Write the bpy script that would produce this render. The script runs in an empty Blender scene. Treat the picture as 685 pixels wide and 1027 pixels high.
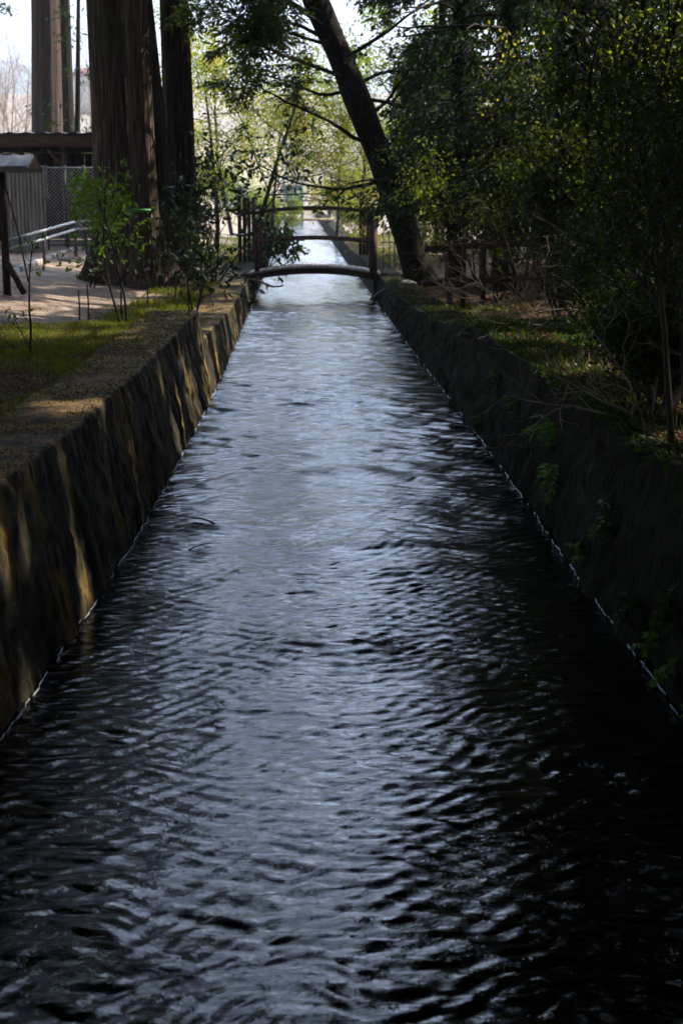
import bpy, math, random
import numpy as np
from mathutils import Vector, Matrix

sc = bpy.context.scene
COL = sc.collection
R = math.radians

# ------------------------------------------------------------------ camera
F_PX, IMG_W, IMG_H, HORIZON = 1500.0, 685.0, 1027.0, 190.0
CAM_Z = 2.3
PITCH = math.atan((IMG_H/2 - HORIZON)/F_PX)
cam_data = bpy.data.cameras.new("camera")
cam = bpy.data.objects.new("camera", cam_data)
COL.objects.link(cam)
cam.location = (0, 0, CAM_Z)
cam.rotation_euler = (math.pi/2 - PITCH, 0, 0)
cam_data.sensor_fit = 'VERTICAL'
cam_data.sensor_height = 36.0
cam_data.lens = F_PX/IMG_H*36.0
cam_data.clip_start = 0.1
cam_data.clip_end = 6000
cam_data.dof.use_dof = True
cam_data.dof.focus_distance = 10.0
cam_data.dof.aperture_fstop = 4.5
sc.camera = cam

# ------------------------------------------------------------------ light
SUN_EL, SUN_AZ = 43.0, 24.0       # azimuth measured from +X (right) towards +Y (away from the camera)
S = np.array([math.cos(R(SUN_EL))*math.cos(R(SUN_AZ)), math.cos(R(SUN_EL))*math.sin(R(SUN_AZ)), math.sin(R(SUN_EL))])
sd = bpy.data.lights.new("sun", 'SUN')
sd.energy = 5.0
sd.angle = R(0.5)
sd.color = (1.0, 0.93, 0.82)
sun = bpy.data.objects.new("sun", sd)
COL.objects.link(sun)
sun.rotation_euler = Vector(S).to_track_quat('Z', 'Y').to_euler()
world = bpy.data.worlds.new("World")
sc.world = world
world.use_nodes = True
wn = world.node_tree
sky = wn.nodes.new('ShaderNodeTexSky')
sky.sky_type = 'NISHITA'
sky.sun_disc = False
sky.sun_elevation = R(SUN_EL)
sky.sun_rotation = R(90 - SUN_AZ)
sky.air_density = 1.0
sky.dust_density = 1.6
sky.ozone_density = 1.5
# bright broken cloud, added mostly out of view to light the water's reflection
wtc = wn.nodes.new('ShaderNodeTexCoord'); wmp = wn.nodes.new('ShaderNodeMapping'); wmp.inputs['Scale'].default_value = (1, 1, 2.6)
wn.links.new(wtc.outputs['Generated'], wmp.inputs[0])
wno = wn.nodes.new('ShaderNodeTexNoise'); wno.inputs['Scale'].default_value = 2.6; wno.inputs['Detail'].default_value = 7; wno.inputs['Roughness'].default_value = .55
wn.links.new(wmp.outputs[0], wno.inputs[0])
wmr = wn.nodes.new('ShaderNodeMapRange'); wmr.inputs[1].default_value = .34; wmr.inputs[2].default_value = .58; wmr.inputs[4].default_value = .85
wn.links.new(wno.outputs['Fac'], wmr.inputs[0])
wmx = wn.nodes.new('ShaderNodeMixRGB'); wmx.inputs[2].default_value = (36.0, 45.5, 64.0, 1)
wse = wn.nodes.new('ShaderNodeSeparateXYZ'); wn.links.new(wtc.outputs['Generated'], wse.inputs[0])
wm2 = wn.nodes.new('ShaderNodeMapRange'); wm2.inputs[1].default_value = .35; wm2.inputs[2].default_value = .75   # added cloud kept ahead only, for the reflection without extra fill light
wn.links.new(wse.outputs['Y'], wm2.inputs[0])
wmu = wn.nodes.new('ShaderNodeMath'); wmu.operation = 'MULTIPLY'; wn.links.new(wmr.outputs[0], wmu.inputs[0]); wn.links.new(wm2.outputs[0], wmu.inputs[1])
wm3 = wn.nodes.new('ShaderNodeMapRange'); wm3.inputs[1].default_value = .10; wm3.inputs[2].default_value = .24; wm3.inputs[3].default_value = .05   # added cloud faded low down, where the sky is seen directly
wn.links.new(wse.outputs['Z'], wm3.inputs[0])
wmv = wn.nodes.new('ShaderNodeMath'); wmv.operation = 'MULTIPLY'; wn.links.new(wmu.outputs[0], wmv.inputs[0]); wn.links.new(wm3.outputs[0], wmv.inputs[1])
wn.links.new(wmv.outputs[0], wmx.inputs[0]); wn.links.new(sky.outputs[0], wmx.inputs[1])
wn.links.new(wmx.outputs[0], wn.nodes['Background'].inputs[0])
wn.nodes['Background'].inputs[1].default_value = 0.08
sc.view_settings.view_transform = 'Standard'
sc.view_settings.look = 'None'
sc.view_settings.exposure = 1.35
sc.view_settings.gamma = 1.0
sc.cycles.max_bounces = 5
sc.cycles.diffuse_bounces = 3
sc.cycles.glossy_bounces = 3
sc.cycles.transmission_bounces = 3
sc.cycles.transparent_max_bounces = 4
sc.cycles.caustics_reflective = False
sc.cycles.caustics_refractive = False
sc.cycles.sample_clamp_indirect = 4.0
sc.cycles.use_adaptive_sampling = True
sc.cycles.use_denoising = True

# ------------------------------------------------------------------ maths helpers
SP, CP = math.sin(PITCH), math.cos(PITCH)
def ray(px, py):
    v = (IMG_H/2 - py)/F_PX
    return np.array([(px - IMG_W/2)/F_PX, CP + v*SP, -SP + v*CP])
def on_plane(px, py, z):
    r = ray(px, py); k = (CAM_Z - z)/(-r[2])
    return r*k + np.array([0, 0, CAM_Z])
def at(px, py, y):
    r = ray(px, py)
    return r*(y/r[1]) + np.array([0, 0, CAM_Z])
def sm(a, b, x):
    t = np.clip((np.asarray(x, float) - a)/(b - a), 0, 1)
    return t*t*(3 - 2*t)
def unit(v):
    v = np.asarray(v, float); return v/(np.linalg.norm(v, axis=-1, keepdims=True) + 1e-9)

# canal edges at the waterline, measured from the photograph, as smooth plan curves
LY = [-8, 2, 6.02, 8.12, 10.4, 18.5, 37.5, 126, 140]
LX = [-1.50, -1.47, -1.455, -1.40, -1.37, -1.49, -1.99, -4.85, -5.3]
RY = [-8, 2, 6.54, 8.49, 10.7, 13.8, 24.6, 38.3, 48.9, 126, 140]
RX = [1.62, 1.60, 1.51, 1.44, 1.388, 1.31, .94, .52, .145, -2.1, -2.5]
_yy = np.arange(-8, 141, .25)
def _smooth(ys, xs):
    a = np.interp(_yy, ys, xs); k = np.hanning(17); k /= k.sum()
    return np.convolve(np.pad(a, 8, mode='edge'), k, mode='valid')
_l, _r = _smooth(LY, LX), _smooth(RY, RX)
def XL(y): return np.interp(y, _yy, _l)
def XR(y): return np.interp(y, _yy, _r)

STEP_Y = 17.3
def wall_top_r(y): return .94 - .34*sm(14.5, 20.5, y) - .10*sm(20, 26, y)
def wall_top(y): return np.where(np.asarray(y) < STEP_Y, .94, .50 + .12*(1 - sm(STEP_Y, 24, y)))

# smooth value noise
_rs = np.random.RandomState(5)
_N = _rs.rand(64, 64)
def vnoise(x, y):
    x = np.asarray(x, float); y = np.asarray(y, float)
    xi = np.floor(x).astype(int); yi = np.floor(y).astype(int)
    fx = x - xi; fy = y - yi
    fx = fx*fx*(3 - 2*fx); fy = fy*fy*(3 - 2*fy)
    a = _N[xi % 64, yi % 64]; b = _N[(xi+1) % 64, yi % 64]
    c = _N[xi % 64, (yi+1) % 64]; d = _N[(xi+1) % 64, (yi+1) % 64]
    return (a*(1-fx) + b*fx)*(1-fy) + (c*(1-fx) + d*fx)*fy - .5
def fbm(x, y, o=4):
    s = 0; a = 1; f = 1
    for i in range(o):
        s = s + a*vnoise(x*f + 17.3*i, y*f + 9.1*i); a *= .5; f *= 2.03
    return s

def zg(x, y):
    """height of the ground"""
    x = np.asarray(x, float); y = np.asarray(y, float)
    low = .905 - .33*sm(15.5, 18.2, y) - .12*sm(18, 25, y)
    dl = XL(y) - x; dr = x - XR(y)
    zl = low + (.86 - low)*sm(1.5, 5.0, dl)
    zr = low + .30*sm(.9, 3.5, dr) + .5*sm(3, 14, dr)
    z = np.where(dl > dr, zl, zr)
    side = np.maximum(dl, dr)
    z = z + 1.9*sm(48, 86, y)*sm(1.2, 6, dl)
    z = z + 1.6*sm(52, 90, y)*sm(1.5, 8, dr)
    z = z + 6.5*sm(128, 210, y) + 30*sm(260, 620, y)
    z = z + fbm(x*.35, y*.35, 3)*.10*sm(.5, 2, side) + fbm(x*1.9, y*1.9, 3)*.035*sm(.5, 1.2, side)
    return z
def gnd(px, py):
    p = on_plane(px, py, .8)
    for i in range(25):
        z = float(zg(p[0], p[1])); q = on_plane(px, py, min(z, 2.25)); p = p*.4 + q*.6
    return p

# gaps in the canopy: sunlight reaches the segments listed here (leaves standing in those rays are left out)
BEAMS = []
e1 = unit(np.cross(S, [0, 0, 1])); e2 = np.cross(e1, S)
def beam(a, b, r): BEAMS.append((np.asarray(a, float), np.asarray(b, float), r))
def lit(P):
    """True where a point blocks one of the beams"""
    P = np.asarray(P, float)
    u = np.stack([P@e1, P@e2], -1); h = P@S
    out = np.zeros(len(P), bool)
    for a, b, r in BEAMS:
        A = np.array([a@e1, a@e2]); B = np.array([b@e1, b@e2]); d = B - A
        t = np.clip(((u - A)@d)/(d@d + 1e-9), 0, 1)
        dist = np.linalg.norm(u - A - t[:, None]*d, axis=1)
        rr = r*(1 + .5*np.sin(t*9 + r*50))
        out |= (dist < rr) & (h > max(a@S, b@S) + 1.6)
    return out | (np.linalg.norm(P - np.array([0, 0, CAM_Z]), axis=1) < 3.2)   # no twig right in front of the lens

# ------------------------------------------------------------------ object helpers
def tag(o, label=None, cat=None, group=None, kind=None):
    if label: o['label'] = label
    if cat: o['category'] = cat
    if group: o['group'] = group
    if kind: o['kind'] = kind
    return o
def empty(name, loc, label, cat, group=None):
    o = bpy.data.objects.new(name, None); COL.objects.link(o); o.location = loc
    o.empty_display_size = .1
    return tag(o, label, cat, group)
def obj(name, me, m, parent=None, origin=None):
    o = bpy.data.objects.new(name, me); COL.objects.link(o)
    if m: me.materials.append(m)
    if parent is not None: o.parent = parent
    return o
def set_smooth(me, v=True):
    me.polygons.foreach_set('use_smooth', [v]*len(me.polygons))
class MB:
    """collects vertices and faces into one mesh"""
    def __init__(s): s.v = []; s.f = []; s.n = 0
    def add(s, V, F):
        s.v.append(np.asarray(V, float)); s.f += [tuple(int(i) + s.n for i in f) for f in F]; s.n += len(V)
    def box(s, c, size, rot=None, bevel=0):
        c = np.asarray(c, float); h = np.asarray(size, float)/2
        V = np.array([[x, y, z] for x in (-1, 1) for y in (-1, 1) for z in (-1, 1)])*h
        if rot is not None: V = V@np.array(rot).T
        s.add(V + c, [(0, 1, 3, 2), (4, 6, 7, 5), (0, 4, 5, 1), (2, 3, 7, 6), (0, 2, 6, 4), (1, 5, 7, 3)])
    def bar(s, a, b, w, h, up=(0, 0, 1)):
        a = np.asarray(a, float); b = np.asarray(b, float); d = unit(b - a)
        x = unit(np.cross(d, up)); z = np.cross(x, d)
        V = [p + x*i*w/2 + z*j*h/2 for p in (a, b) for i, j in ((-1, -1), (1, -1), (1, 1), (-1, 1))]
        s.add(V, [(0, 1, 2, 3), (7, 6, 5, 4), (0, 4, 5, 1), (1, 5, 6, 2), (2, 6, 7, 3), (3, 7, 4, 0)])
    def tube(s, pts, rad, n=6, cap=True):
        pts = np.asarray(pts, float); k = len(pts)
        rad = np.ones(k)*rad if np.isscalar(rad) else np.asarray(rad, float)
        d = np.gradient(pts, axis=0); d = unit(d)
        ref = np.array([0, 0, 1.]) if abs(d[0][2]) < .9 else np.array([1., 0, 0])
        a = np.linspace(0, 2*math.pi, n, endpoint=False)
        x = unit(np.cross(d, ref)); y = np.cross(d, x)
        V = pts[:, None] + rad[:, None, None]*(np.cos(a)[None, :, None]*x[:, None] + np.sin(a)[None, :, None]*y[:, None])
        F = [(i*n + j, i*n + (j+1) % n, (i+1)*n + (j+1) % n, (i+1)*n + j) for i in range(k-1) for j in range(n)]
        if cap: F += [tuple(range(n-1, -1, -1)), tuple((k-1)*n + j for j in range(n))]
        s.add(V.reshape(-1, 3), F)
    def grid(s, V):
        a, b = V.shape[:2]
        F = [(i*b + j, i*b + j + 1, (i+1)*b + j + 1, (i+1)*b + j) for i in range(a-1) for j in range(b-1)]
        s.add(V.reshape(-1, 3), F)
    def mesh(s, name, smooth=False):
        me = bpy.data.meshes.new(name)
        V = np.concatenate(s.v) if s.v else np.zeros((0, 3))
        F = s.f
        me.vertices.add(len(V)); me.vertices.foreach_set('co', V.astype(np.float32).ravel())
        tot = np.array([len(f) for f in F], np.int32)
        idx = np.fromiter((i for f in F for i in f), np.int32)
        me.loops.add(len(idx)); me.loops.foreach_set('vertex_index', idx)
        me.polygons.add(len(F))
        st = np.concatenate([[0], np.cumsum(tot)[:-1]]).astype(np.int32)
        me.polygons.foreach_set('loop_start', st); me.polygons.foreach_set('loop_total', tot)
        me.update(calc_edges=True); me.validate()
        if smooth: set_smooth(me)
        return me
    def build(s, name, m, parent=None, smooth=False, origin=None):
        if origin is not None: s.v = [v - np.asarray(origin, float) for v in s.v]
        return obj(name, s.mesh(name, smooth), m, parent)

def leaf_mesh(name, P, D, L, W, rng, hexa=False, fold=.18):
    """P base points, D directions, L lengths, W widths: one leaf-shaped face each"""
    P = np.asarray(P, float); D = unit(D); n = len(P)
    L = np.ones(n)*L; W = np.ones(n)*W
    rnd = unit(rng.normal(size=(n, 3)) + np.array([0, 0, 1.1]))
    X = unit(np.cross(D, rnd)); N = np.cross(X, D)
    if not hexa:
        V = np.stack([P, P + D*(L*.45)[:, None] - X*(W/2)[:, None] - N*(L*fold*.3)[:, None], P + D*L[:, None] - N*(L*fold)[:, None],
                      P + D*(L*.45)[:, None] + X*(W/2)[:, None] - N*(L*fold*.3)[:, None]], 1)
        k = 4
    else:
        g = lambda l, w, dz: P + D*(L*l)[:, None] + X*(W*w)[:, None] - N*(L*dz)[:, None]
        V = np.stack([P, g(.28, -.42, .0), g(.62, -.44, .05), g(1, 0, fold), g(.62, .44, .05), g(.28, .42, .0)], 1)
        k = 6
    me = bpy.data.meshes.new(name)
    me.vertices.add(n*k); me.vertices.foreach_set('co', V.astype(np.float32).ravel())
    me.loops.add(n*k); me.loops.foreach_set('vertex_index', np.arange(n*k, dtype=np.int32))
    me.polygons.add(n)
    me.polygons.foreach_set('loop_start', np.arange(0, n*k, k, dtype=np.int32))
    me.polygons.foreach_set('loop_total', np.full(n, k, np.int32))
    me.update(calc_edges=True)
    at_ = me.attributes.new('tint', 'FLOAT', 'FACE')
    at_.data.foreach_set('value', rng.rand(n).astype(np.float32))
    return me

# ------------------------------------------------------------------ materials
def new_mat(name):
    m = bpy.data.materials.new(name); m.use_nodes = True
    nt = m.node_tree; b = nt.nodes['Principled BSDF']
    return m, nt, b
def N(nt, t, **kw):
    n = nt.nodes.new(t)
    for k, v in kw.items(): setattr(n, k, v)
    return n
def ramp(nt, stops):
    r = N(nt, 'ShaderNodeValToRGB')
    e = r.color_ramp.elements
    while len(e) < len(stops): e.new(.5)
    for i, (p, c) in enumerate(stops):
        e[i].position = p; e[i].color = (*c, 1)
    return r
def noise_mat(name, stops, scale=(1, 1, 1), ns=4, detail=6, rough=.85, bump=.3, bscale=None, dist=.02, spec=.3, second=None):
    m, nt, b = new_mat(name)
    tc = N(nt, 'ShaderNodeTexCoord'); mp = N(nt, 'ShaderNodeMapping')
    mp.inputs['Scale'].default_value = scale
    nt.links.new(tc.outputs['Object'], mp.inputs[0])
    n = N(nt, 'ShaderNodeTexNoise'); n.inputs['Scale'].default_value = ns; n.inputs['Detail'].default_value = detail
    n.inputs['Roughness'].default_value = .62
    nt.links.new(mp.outputs[0], n.inputs[0])
    r = ramp(nt, stops); nt.links.new(n.outputs['Fac'], r.inputs[0])
    col = r.outputs[0]
    if second:   # (scale, colour, lo, hi): patches of a second colour
        n2 = N(nt, 'ShaderNodeTexNoise'); n2.inputs['Scale'].default_value = second[0]; n2.inputs['Detail'].default_value = 5
        nt.links.new(tc.outputs['Object'], n2.inputs[0])
        mr = N(nt, 'ShaderNodeMapRange'); mr.inputs[1].default_value = second[2]; mr.inputs[2].default_value = second[3]
        nt.links.new(n2.outputs['Fac'], mr.inputs[0])
        mx = N(nt, 'ShaderNodeMixRGB'); mx.inputs[2].default_value = (*second[1], 1)
        nt.links.new(mr.outputs[0], mx.inputs[0]); nt.links.new(col, mx.inputs[1]); col = mx.outputs[0]
    nt.links.new(col, b.inputs['Base Color'])
    b.inputs['Roughness'].default_value = rough; b.inputs['Specular IOR Level'].default_value = spec
    if bump:
        nb = N(nt, 'ShaderNodeTexNoise'); nb.inputs['Scale'].default_value = bscale or ns*3; nb.inputs['Detail'].default_value = 5
        nt.links.new(mp.outputs[0], nb.inputs[0])
        bp = N(nt, 'ShaderNodeBump'); bp.inputs['Strength'].default_value = bump; bp.inputs['Distance'].default_value = dist
        nt.links.new(nb.outputs['Fac'], bp.inputs['Height']); nt.links.new(bp.outputs[0], b.inputs['Normal'])
    return m
def leaf_mat(name, c0, c1, trans, tcol=None, rough=.5, spec=.35):
    """c0..c1 base colours across leaves, light also passes through the leaf"""
    m, nt, b = new_mat(name)
    a = N(nt, 'ShaderNodeAttribute', attribute_name='tint')
    r = ramp(nt, [(0, c0), (1, c1)])
    tc = N(nt, 'ShaderNodeTexCoord'); n = N(nt, 'ShaderNodeTexNoise'); n.inputs['Scale'].default_value = 1.3; n.inputs['Detail'].default_value = 3
    nt.links.new(tc.outputs['Object'], n.inputs[0])
    ma = N(nt, 'ShaderNodeMath', operation='ADD'); nt.links.new(a.outputs['Fac'], ma.inputs[0]); nt.links.new(n.outputs['Fac'], ma.inputs[1])
    mb = N(nt, 'ShaderNodeMath', operation='MULTIPLY'); mb.inputs[1].default_value = .5; nt.links.new(ma.outputs[0], mb.inputs[0])
    nt.links.new(mb.outputs[0], r.inputs[0])
    nt.links.new(r.outputs[0], b.inputs['Base Color'])
    b.inputs['Roughness'].default_value = rough; b.inputs['Specular IOR Level'].default_value = spec
    t = N(nt, 'ShaderNodeBsdfTranslucent')
    mx = N(nt, 'ShaderNodeMixRGB', blend_type='MULTIPLY'); mx.inputs[0].default_value = 1
    mx.inputs[2].default_value = (*(tcol or (1.6, 1.5, .5)), 1)
    nt.links.new(r.outputs[0], mx.inputs[1]); nt.links.new(mx.outputs[0], t.inputs[0])
    sh = N(nt, 'ShaderNodeMixShader'); sh.inputs[0].default_value = trans
    nt.links.new(b.outputs[0], sh.inputs[1]); nt.links.new(t.outputs[0], sh.inputs[2])
    nt.links.new(sh.outputs[0], nt.nodes['Material Output'].inputs[0])
    return m

M = {}
M['bark_cedar'] = noise_mat('bark_cedar', [(.34, (.018, .012, .008)), (.52, (.095, .064, .042)), (.68, (.26, .185, .115))], (13, 13, .6), 2.2, 9, .95, 1, 4, .10, second=(1.1, (.10, .11, .03), .56, .72))
M['bark_black'] = noise_mat('dark_bark', [(.3, (.008, .006, .004)), (.7, (.035, .027, .017))], (6, 6, 1.5), 4, 7, .95, 1, 8, .05, .15, second=(2.5, (.03, .04, .012), .52, .7))
M['bark_pale'] = noise_mat('bark_pale', [(.3, (.022, .016, .012)), (.7, (.12, .085, .067))], (12, 12, .5), 2.2, 8, .95, .7, 5, .03)
M['bark_dark'] = noise_mat('bark_dark', [(.3, (.014, .011, .008)), (.7, (.05, .038, .024))], (5, 5, 1), 3, 6, .95, .8, 7, .03, second=(3, (.05, .06, .02), .55, .75))
M['twig'] = noise_mat('twig', [(.3, (.09, .07, .05)), (.7, (.24, .19, .145))], (1, 1, 1), 5, 2, .9, 0)
M['twig_pale'] = noise_mat('twig_pale', [(.3, (.22, .16, .12)), (.7, (.42, .33, .26))], (1, 1, 1), 3, 2, .9, 0)
M['twig_dark'] = noise_mat('twig_dark', [(.3, (.02, .016, .012)), (.7, (.06, .048, .035))], (1, 1, 1), 5, 2, .9, 0)
M['leaf_conifer'] = leaf_mat('leaf_conifer', (.010, .022, .006), (.035, .065, .015), .35, (1.3, 1.5, .4), .6, .2)
M['leaf_forest'] = leaf_mat('leaf_forest', (.012, .024, .006), (.045, .07, .015), .42, (1.7, 1.6, .4), .6, .2)
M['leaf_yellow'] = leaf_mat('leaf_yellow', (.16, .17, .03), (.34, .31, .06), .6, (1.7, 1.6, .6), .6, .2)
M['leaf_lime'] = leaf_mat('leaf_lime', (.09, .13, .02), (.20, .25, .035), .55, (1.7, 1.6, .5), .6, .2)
M['leaf_camellia'] = leaf_mat('leaf_camellia', (.012, .028, .010), (.035, .06, .02), .22, (1.5, 1.6, .4), .5, .22)
M['leaf_fresh'] = leaf_mat('leaf_fresh', (.07, .13, .02), (.14, .22, .035), .45, (1.5, 1.6, .4), .5, .3)
M['leaf_herb'] = leaf_mat('leaf_herb', (.02, .04, .006), (.07, .12, .018), .4, (1.6, 1.6, .4), .5, .2)
M['leaf_fern'] = leaf_mat('leaf_fern', (.08, .17, .02), (.14, .27, .03), .4, (1.5, 1.6, .4), .55, .3)
M['leaf_walnut'] = leaf_mat('leaf_walnut', (.025, .045, .012), (.07, .11, .02), .45, (1.8, 1.6, .4), .5, .3)
M['grass'] = leaf_mat('grass', (.06, .075, .010), (.19, .20, .03), .35, (1.5, 1.5, .4), .7, .2)
M['dry_grass'] = leaf_mat('dry_grass', (.18, .13, .07), (.34, .26, .15), .3, (1.2, 1.1, .7), .8, .2)
M['litter'] = leaf_mat('litter', (.035, .02, .012), (.19, .11, .06), .15, (1.3, 1, .6), .85, .2)
M['moss_leaf'] = leaf_mat('moss_leaf', (.04, .025, .008), (.20, .17, .03), .2, (1.3, 1.2, .5), .9, .1)
M['leaf_dry'] = leaf_mat('leaf_dry', (.11, .09, .05), (.36, .29, .21), .3, (1.2, 1.1, .8), .8, .1)

def wall_material():
    m, nt, b = new_mat('mossy_concrete')
    tc = N(nt, 'ShaderNodeTexCoord')
    def nz(sc3, s, d=6, r=.6, off=(0, 0, 0)):
        mp = N(nt, 'ShaderNodeMapping'); mp.inputs['Scale'].default_value = sc3; mp.inputs['Location'].default_value = off
        nt.links.new(tc.outputs['Object'], mp.inputs[0])
        n = N(nt, 'ShaderNodeTexNoise'); n.inputs['Scale'].default_value = s; n.inputs['Detail'].default_value = d; n.inputs['Roughness'].default_value = r
        nt.links.new(mp.outputs[0], n.inputs[0]); return n.outputs['Fac']
    base = ramp(nt, [(.25, (.022, .018, .012)), (.55, (.07, .057, .037)), (.8, (.19, .155, .10))])
    nt.links.new(nz((1, 1, 1), 7), base.inputs[0])
    # ochre moss streaks down the face, brightened to imitate golden sun streaks
    st = ramp(nt, [(.46, (0, 0, 0)), (.66, (1, 1, 1))]); nt.links.new(nz((1.6, 1.5, .2), 2.0, 7, .68), st.inputs[0])
    och = ramp(nt, [(.3, (.20, .11, .010)), (.7, (.42, .26, .03))]); nt.links.new(nz((1, 1, 1), 9, 5), och.inputs[0])
    m1 = N(nt, 'ShaderNodeMixRGB'); nt.links.new(st.outputs[0], m1.inputs[0]); nt.links.new(base.outputs[0], m1.inputs[1]); nt.links.new(och.outputs[0], m1.inputs[2])
    # dark stain streaks, strengthened to paint shade between the sun streaks
    ds = ramp(nt, [(.40, (0, 0, 0)), (.52, (.96, .96, .96))]); nt.links.new(nz((2.2, 2.2, .35), 2.0, 8, .7, (5, 3, 1)), ds.inputs[0])
    m2 = N(nt, 'ShaderNodeMixRGB'); m2.inputs[2].default_value = (.016, .014, .008, 1)
    nt.links.new(ds.outputs[0], m2.inputs[0]); nt.links.new(m1.outputs[0], m2.inputs[1])
    # the top: ochre moss in cushions and brown litter dust
    gm = N(nt, 'ShaderNodeNewGeometry'); sep = N(nt, 'ShaderNodeSeparateXYZ'); nt.links.new(gm.outputs['True Normal'], sep.inputs[0])
    up = N(nt, 'ShaderNodeMapRange'); up.inputs[1].default_value = .5; up.inputs[2].default_value = .9; nt.links.new(sep.outputs['Z'], up.inputs[0])
    topc = ramp(nt, [(.34, (.025, .015, .008)), (.46, (.12, .065, .028)), (.55, (.24, .16, .05)), (.66, (.06, .065, .014))]); nt.links.new(nz((1, 1, 1), 2.6, 9, .72), topc.inputs[0])
    m3 = N(nt, 'ShaderNodeMixRGB'); nt.links.new(up.outputs[0], m3.inputs[0]); nt.links.new(m2.outputs[0], m3.inputs[1]); nt.links.new(topc.outputs[0], m3.inputs[2])
    nt.links.new(m3.outputs[0], b.inputs['Base Color'])
    b.inputs['Roughness'].default_value = .9; b.inputs['Specular IOR Level'].default_value = .25
    bp = N(nt, 'ShaderNodeBump'); bp.inputs['Strength'].default_value = .8; bp.inputs['Distance'].default_value = .09
    nt.links.new(nz((1, 1.2, .8), 8, 10, .75), bp.inputs['Height']); nt.links.new(bp.outputs[0], b.inputs['Normal'])
    return m
M['wall'] = wall_material()
M['wall_dark'] = noise_mat('shade_dark_stone', [(.3, (.010, .009, .006)), (.6, (.032, .027, .018)), (.8, (.08, .066, .042))], (2, 5, .6), 2.5  , 7, .95, 1, 9, .05, .06, second=(4, (.022, .028, .008), .5, .68))  # stone colour darkened to carry shade

def ground_material():
    m, nt, b = new_mat('forest_floor')
    tc = N(nt, 'ShaderNodeTexCoord')
    def nz(s, d=6, r=.6):
        n = N(nt, 'ShaderNodeTexNoise'); n.inputs['Scale'].default_value = s; n.inputs['Detail'].default_value = d; n.inputs['Roughness'].default_value = r
        nt.links.new(tc.outputs['Object'], n.inputs[0]); return n.outputs['Fac']
    c = ramp(nt, [(.3, (.06, .035, .02)), (.5, (.13, .08, .05)), (.7, (.22, .15, .10))]); nt.links.new(nz(6, 9, .7), c.inputs[0])
    g = ramp(nt, [(.52, (0, 0, 0)), (.66, (.8, .8, .8))]); nt.links.new(nz(.9, 8, .7), g.inputs[0])
    mx = N(nt, 'ShaderNodeMixRGB'); mx.inputs[2].default_value = (.055, .07, .02, 1)
    nt.links.new(g.outputs[0], mx.inputs[0]); nt.links.new(c.outputs[0], mx.inputs[1])
    # beyond the wood the floor is open, dry and pale (bleached grass and gravel)
    sp = N(nt, 'ShaderNodeSeparateXYZ'); nt.links.new(tc.outputs['Object'], sp.inputs[0])
    ad = N(nt, 'ShaderNodeMath', operation='MULTIPLY_ADD'); ad.inputs[1].default_value = 14; nt.links.new(nz(.12, 4), ad.inputs[0]); nt.links.new(sp.outputs['Y'], ad.inputs[2])
    mr = N(nt, 'ShaderNodeMapRange'); mr.inputs[1].default_value = 50; mr.inputs[2].default_value = 64; nt.links.new(ad.outputs[0], mr.inputs[0])
    dry = ramp(nt, [(.3, (.13, .11, .07)), (.5, (.30, .25, .20)), (.75, (.46, .40, .35))]); nt.links.new(nz(.9, 8, .7), dry.inputs[0])
    m2 = N(nt, 'ShaderNodeMixRGB'); nt.links.new(mr.outputs[0], m2.inputs[0]); nt.links.new(mx.outputs[0], m2.inputs[1]); nt.links.new(dry.outputs[0], m2.inputs[2])
    nt.links.new(m2.outputs[0], b.inputs['Base Color']); b.inputs['Roughness'].default_value = .95
    b.inputs['Specular IOR Level'].default_value = .15
    bp = N(nt, 'ShaderNodeBump'); bp.inputs['Strength'].default_value = .8; bp.inputs['Distance'].default_value = .04
    nt.links.new(nz(14, 8, .7), bp.inputs['Height']); nt.links.new(bp.outputs[0], b.inputs['Normal'])
    return m
M['ground'] = ground_material()
M['path'] = noise_mat('packed_earth_path', [(.3, (.16, .11, .075)), (.5, (.29, .21, .155)), (.75, (.42, .325, .25))], (1, 1, 1), 3, 9, .95, .6, 25, .02, .15, second=(1.5, (.13, .085, .055), .52, .66))
M['wood_red'] = noise_mat('weathered_red_wood', [(.3, (.05, .024, .018)), (.6, (.13, .065, .05)), (.8, (.26, .17, .14))], (3, 3, 3), 5, 6, .7, .4, 30, .005)
M['wood_deck'] = noise_mat('grey_deck_planks', [(.3, (.34, .28, .24)), (.7, (.56, .48, .43))], (1, 9, 1), 3, 6, .85, .4, 12, .01)
M['wood_dark'] = noise_mat('dark_wood', [(.3, (.02, .014, .01)), (.7, (.07, .045, .032))], (6, 6, 1), 3, 6, .85, .5, 10, .01)
M['wood_brown'] = noise_mat('brown_wood', [(.3, (.08, .045, .03)), (.7, (.19, .11, .075))], (1, 6, 6), 3, 6, .85, .4, 10, .01)
M['bamboo'] = noise_mat('old_bamboo', [(.3, (.20, .14, .07)), (.7, (.40, .30, .17))], (4, 4, 4), 4, 4, .7, .2, 20, .004)
M['metal_pale'] = noise_mat('pale_painted_metal', [(.3, (.38, .38, .38)), (.7, (.58, .58, .58))], (1, 1, 1), 8, 4, .5, .1, 30, .002, .4)
M['metal_corr'] = noise_mat('weathered_corrugated_metal', [(.3, (.20, .19, .17)), (.55, (.42, .41, .39)), (.8, (.58, .58, .57))], (7, 7, .5), 2, 6, .6, .2, 14, .004, .4)
M['metal_dark'] = noise_mat('dark_metal', [(.3, (.03, .03, .03)), (.7, (.08, .08, .08))], (1, 1, 1), 8, 4, .5, .1, 30, .002, .4)
M['roof_grey'] = noise_mat('grey_roof_sheet', [(.3, (.16, .165, .18)), (.7, (.32, .33, .36))], (2, 2, 2), 4, 5, .55, .2, 20, .004, .4)
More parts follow.
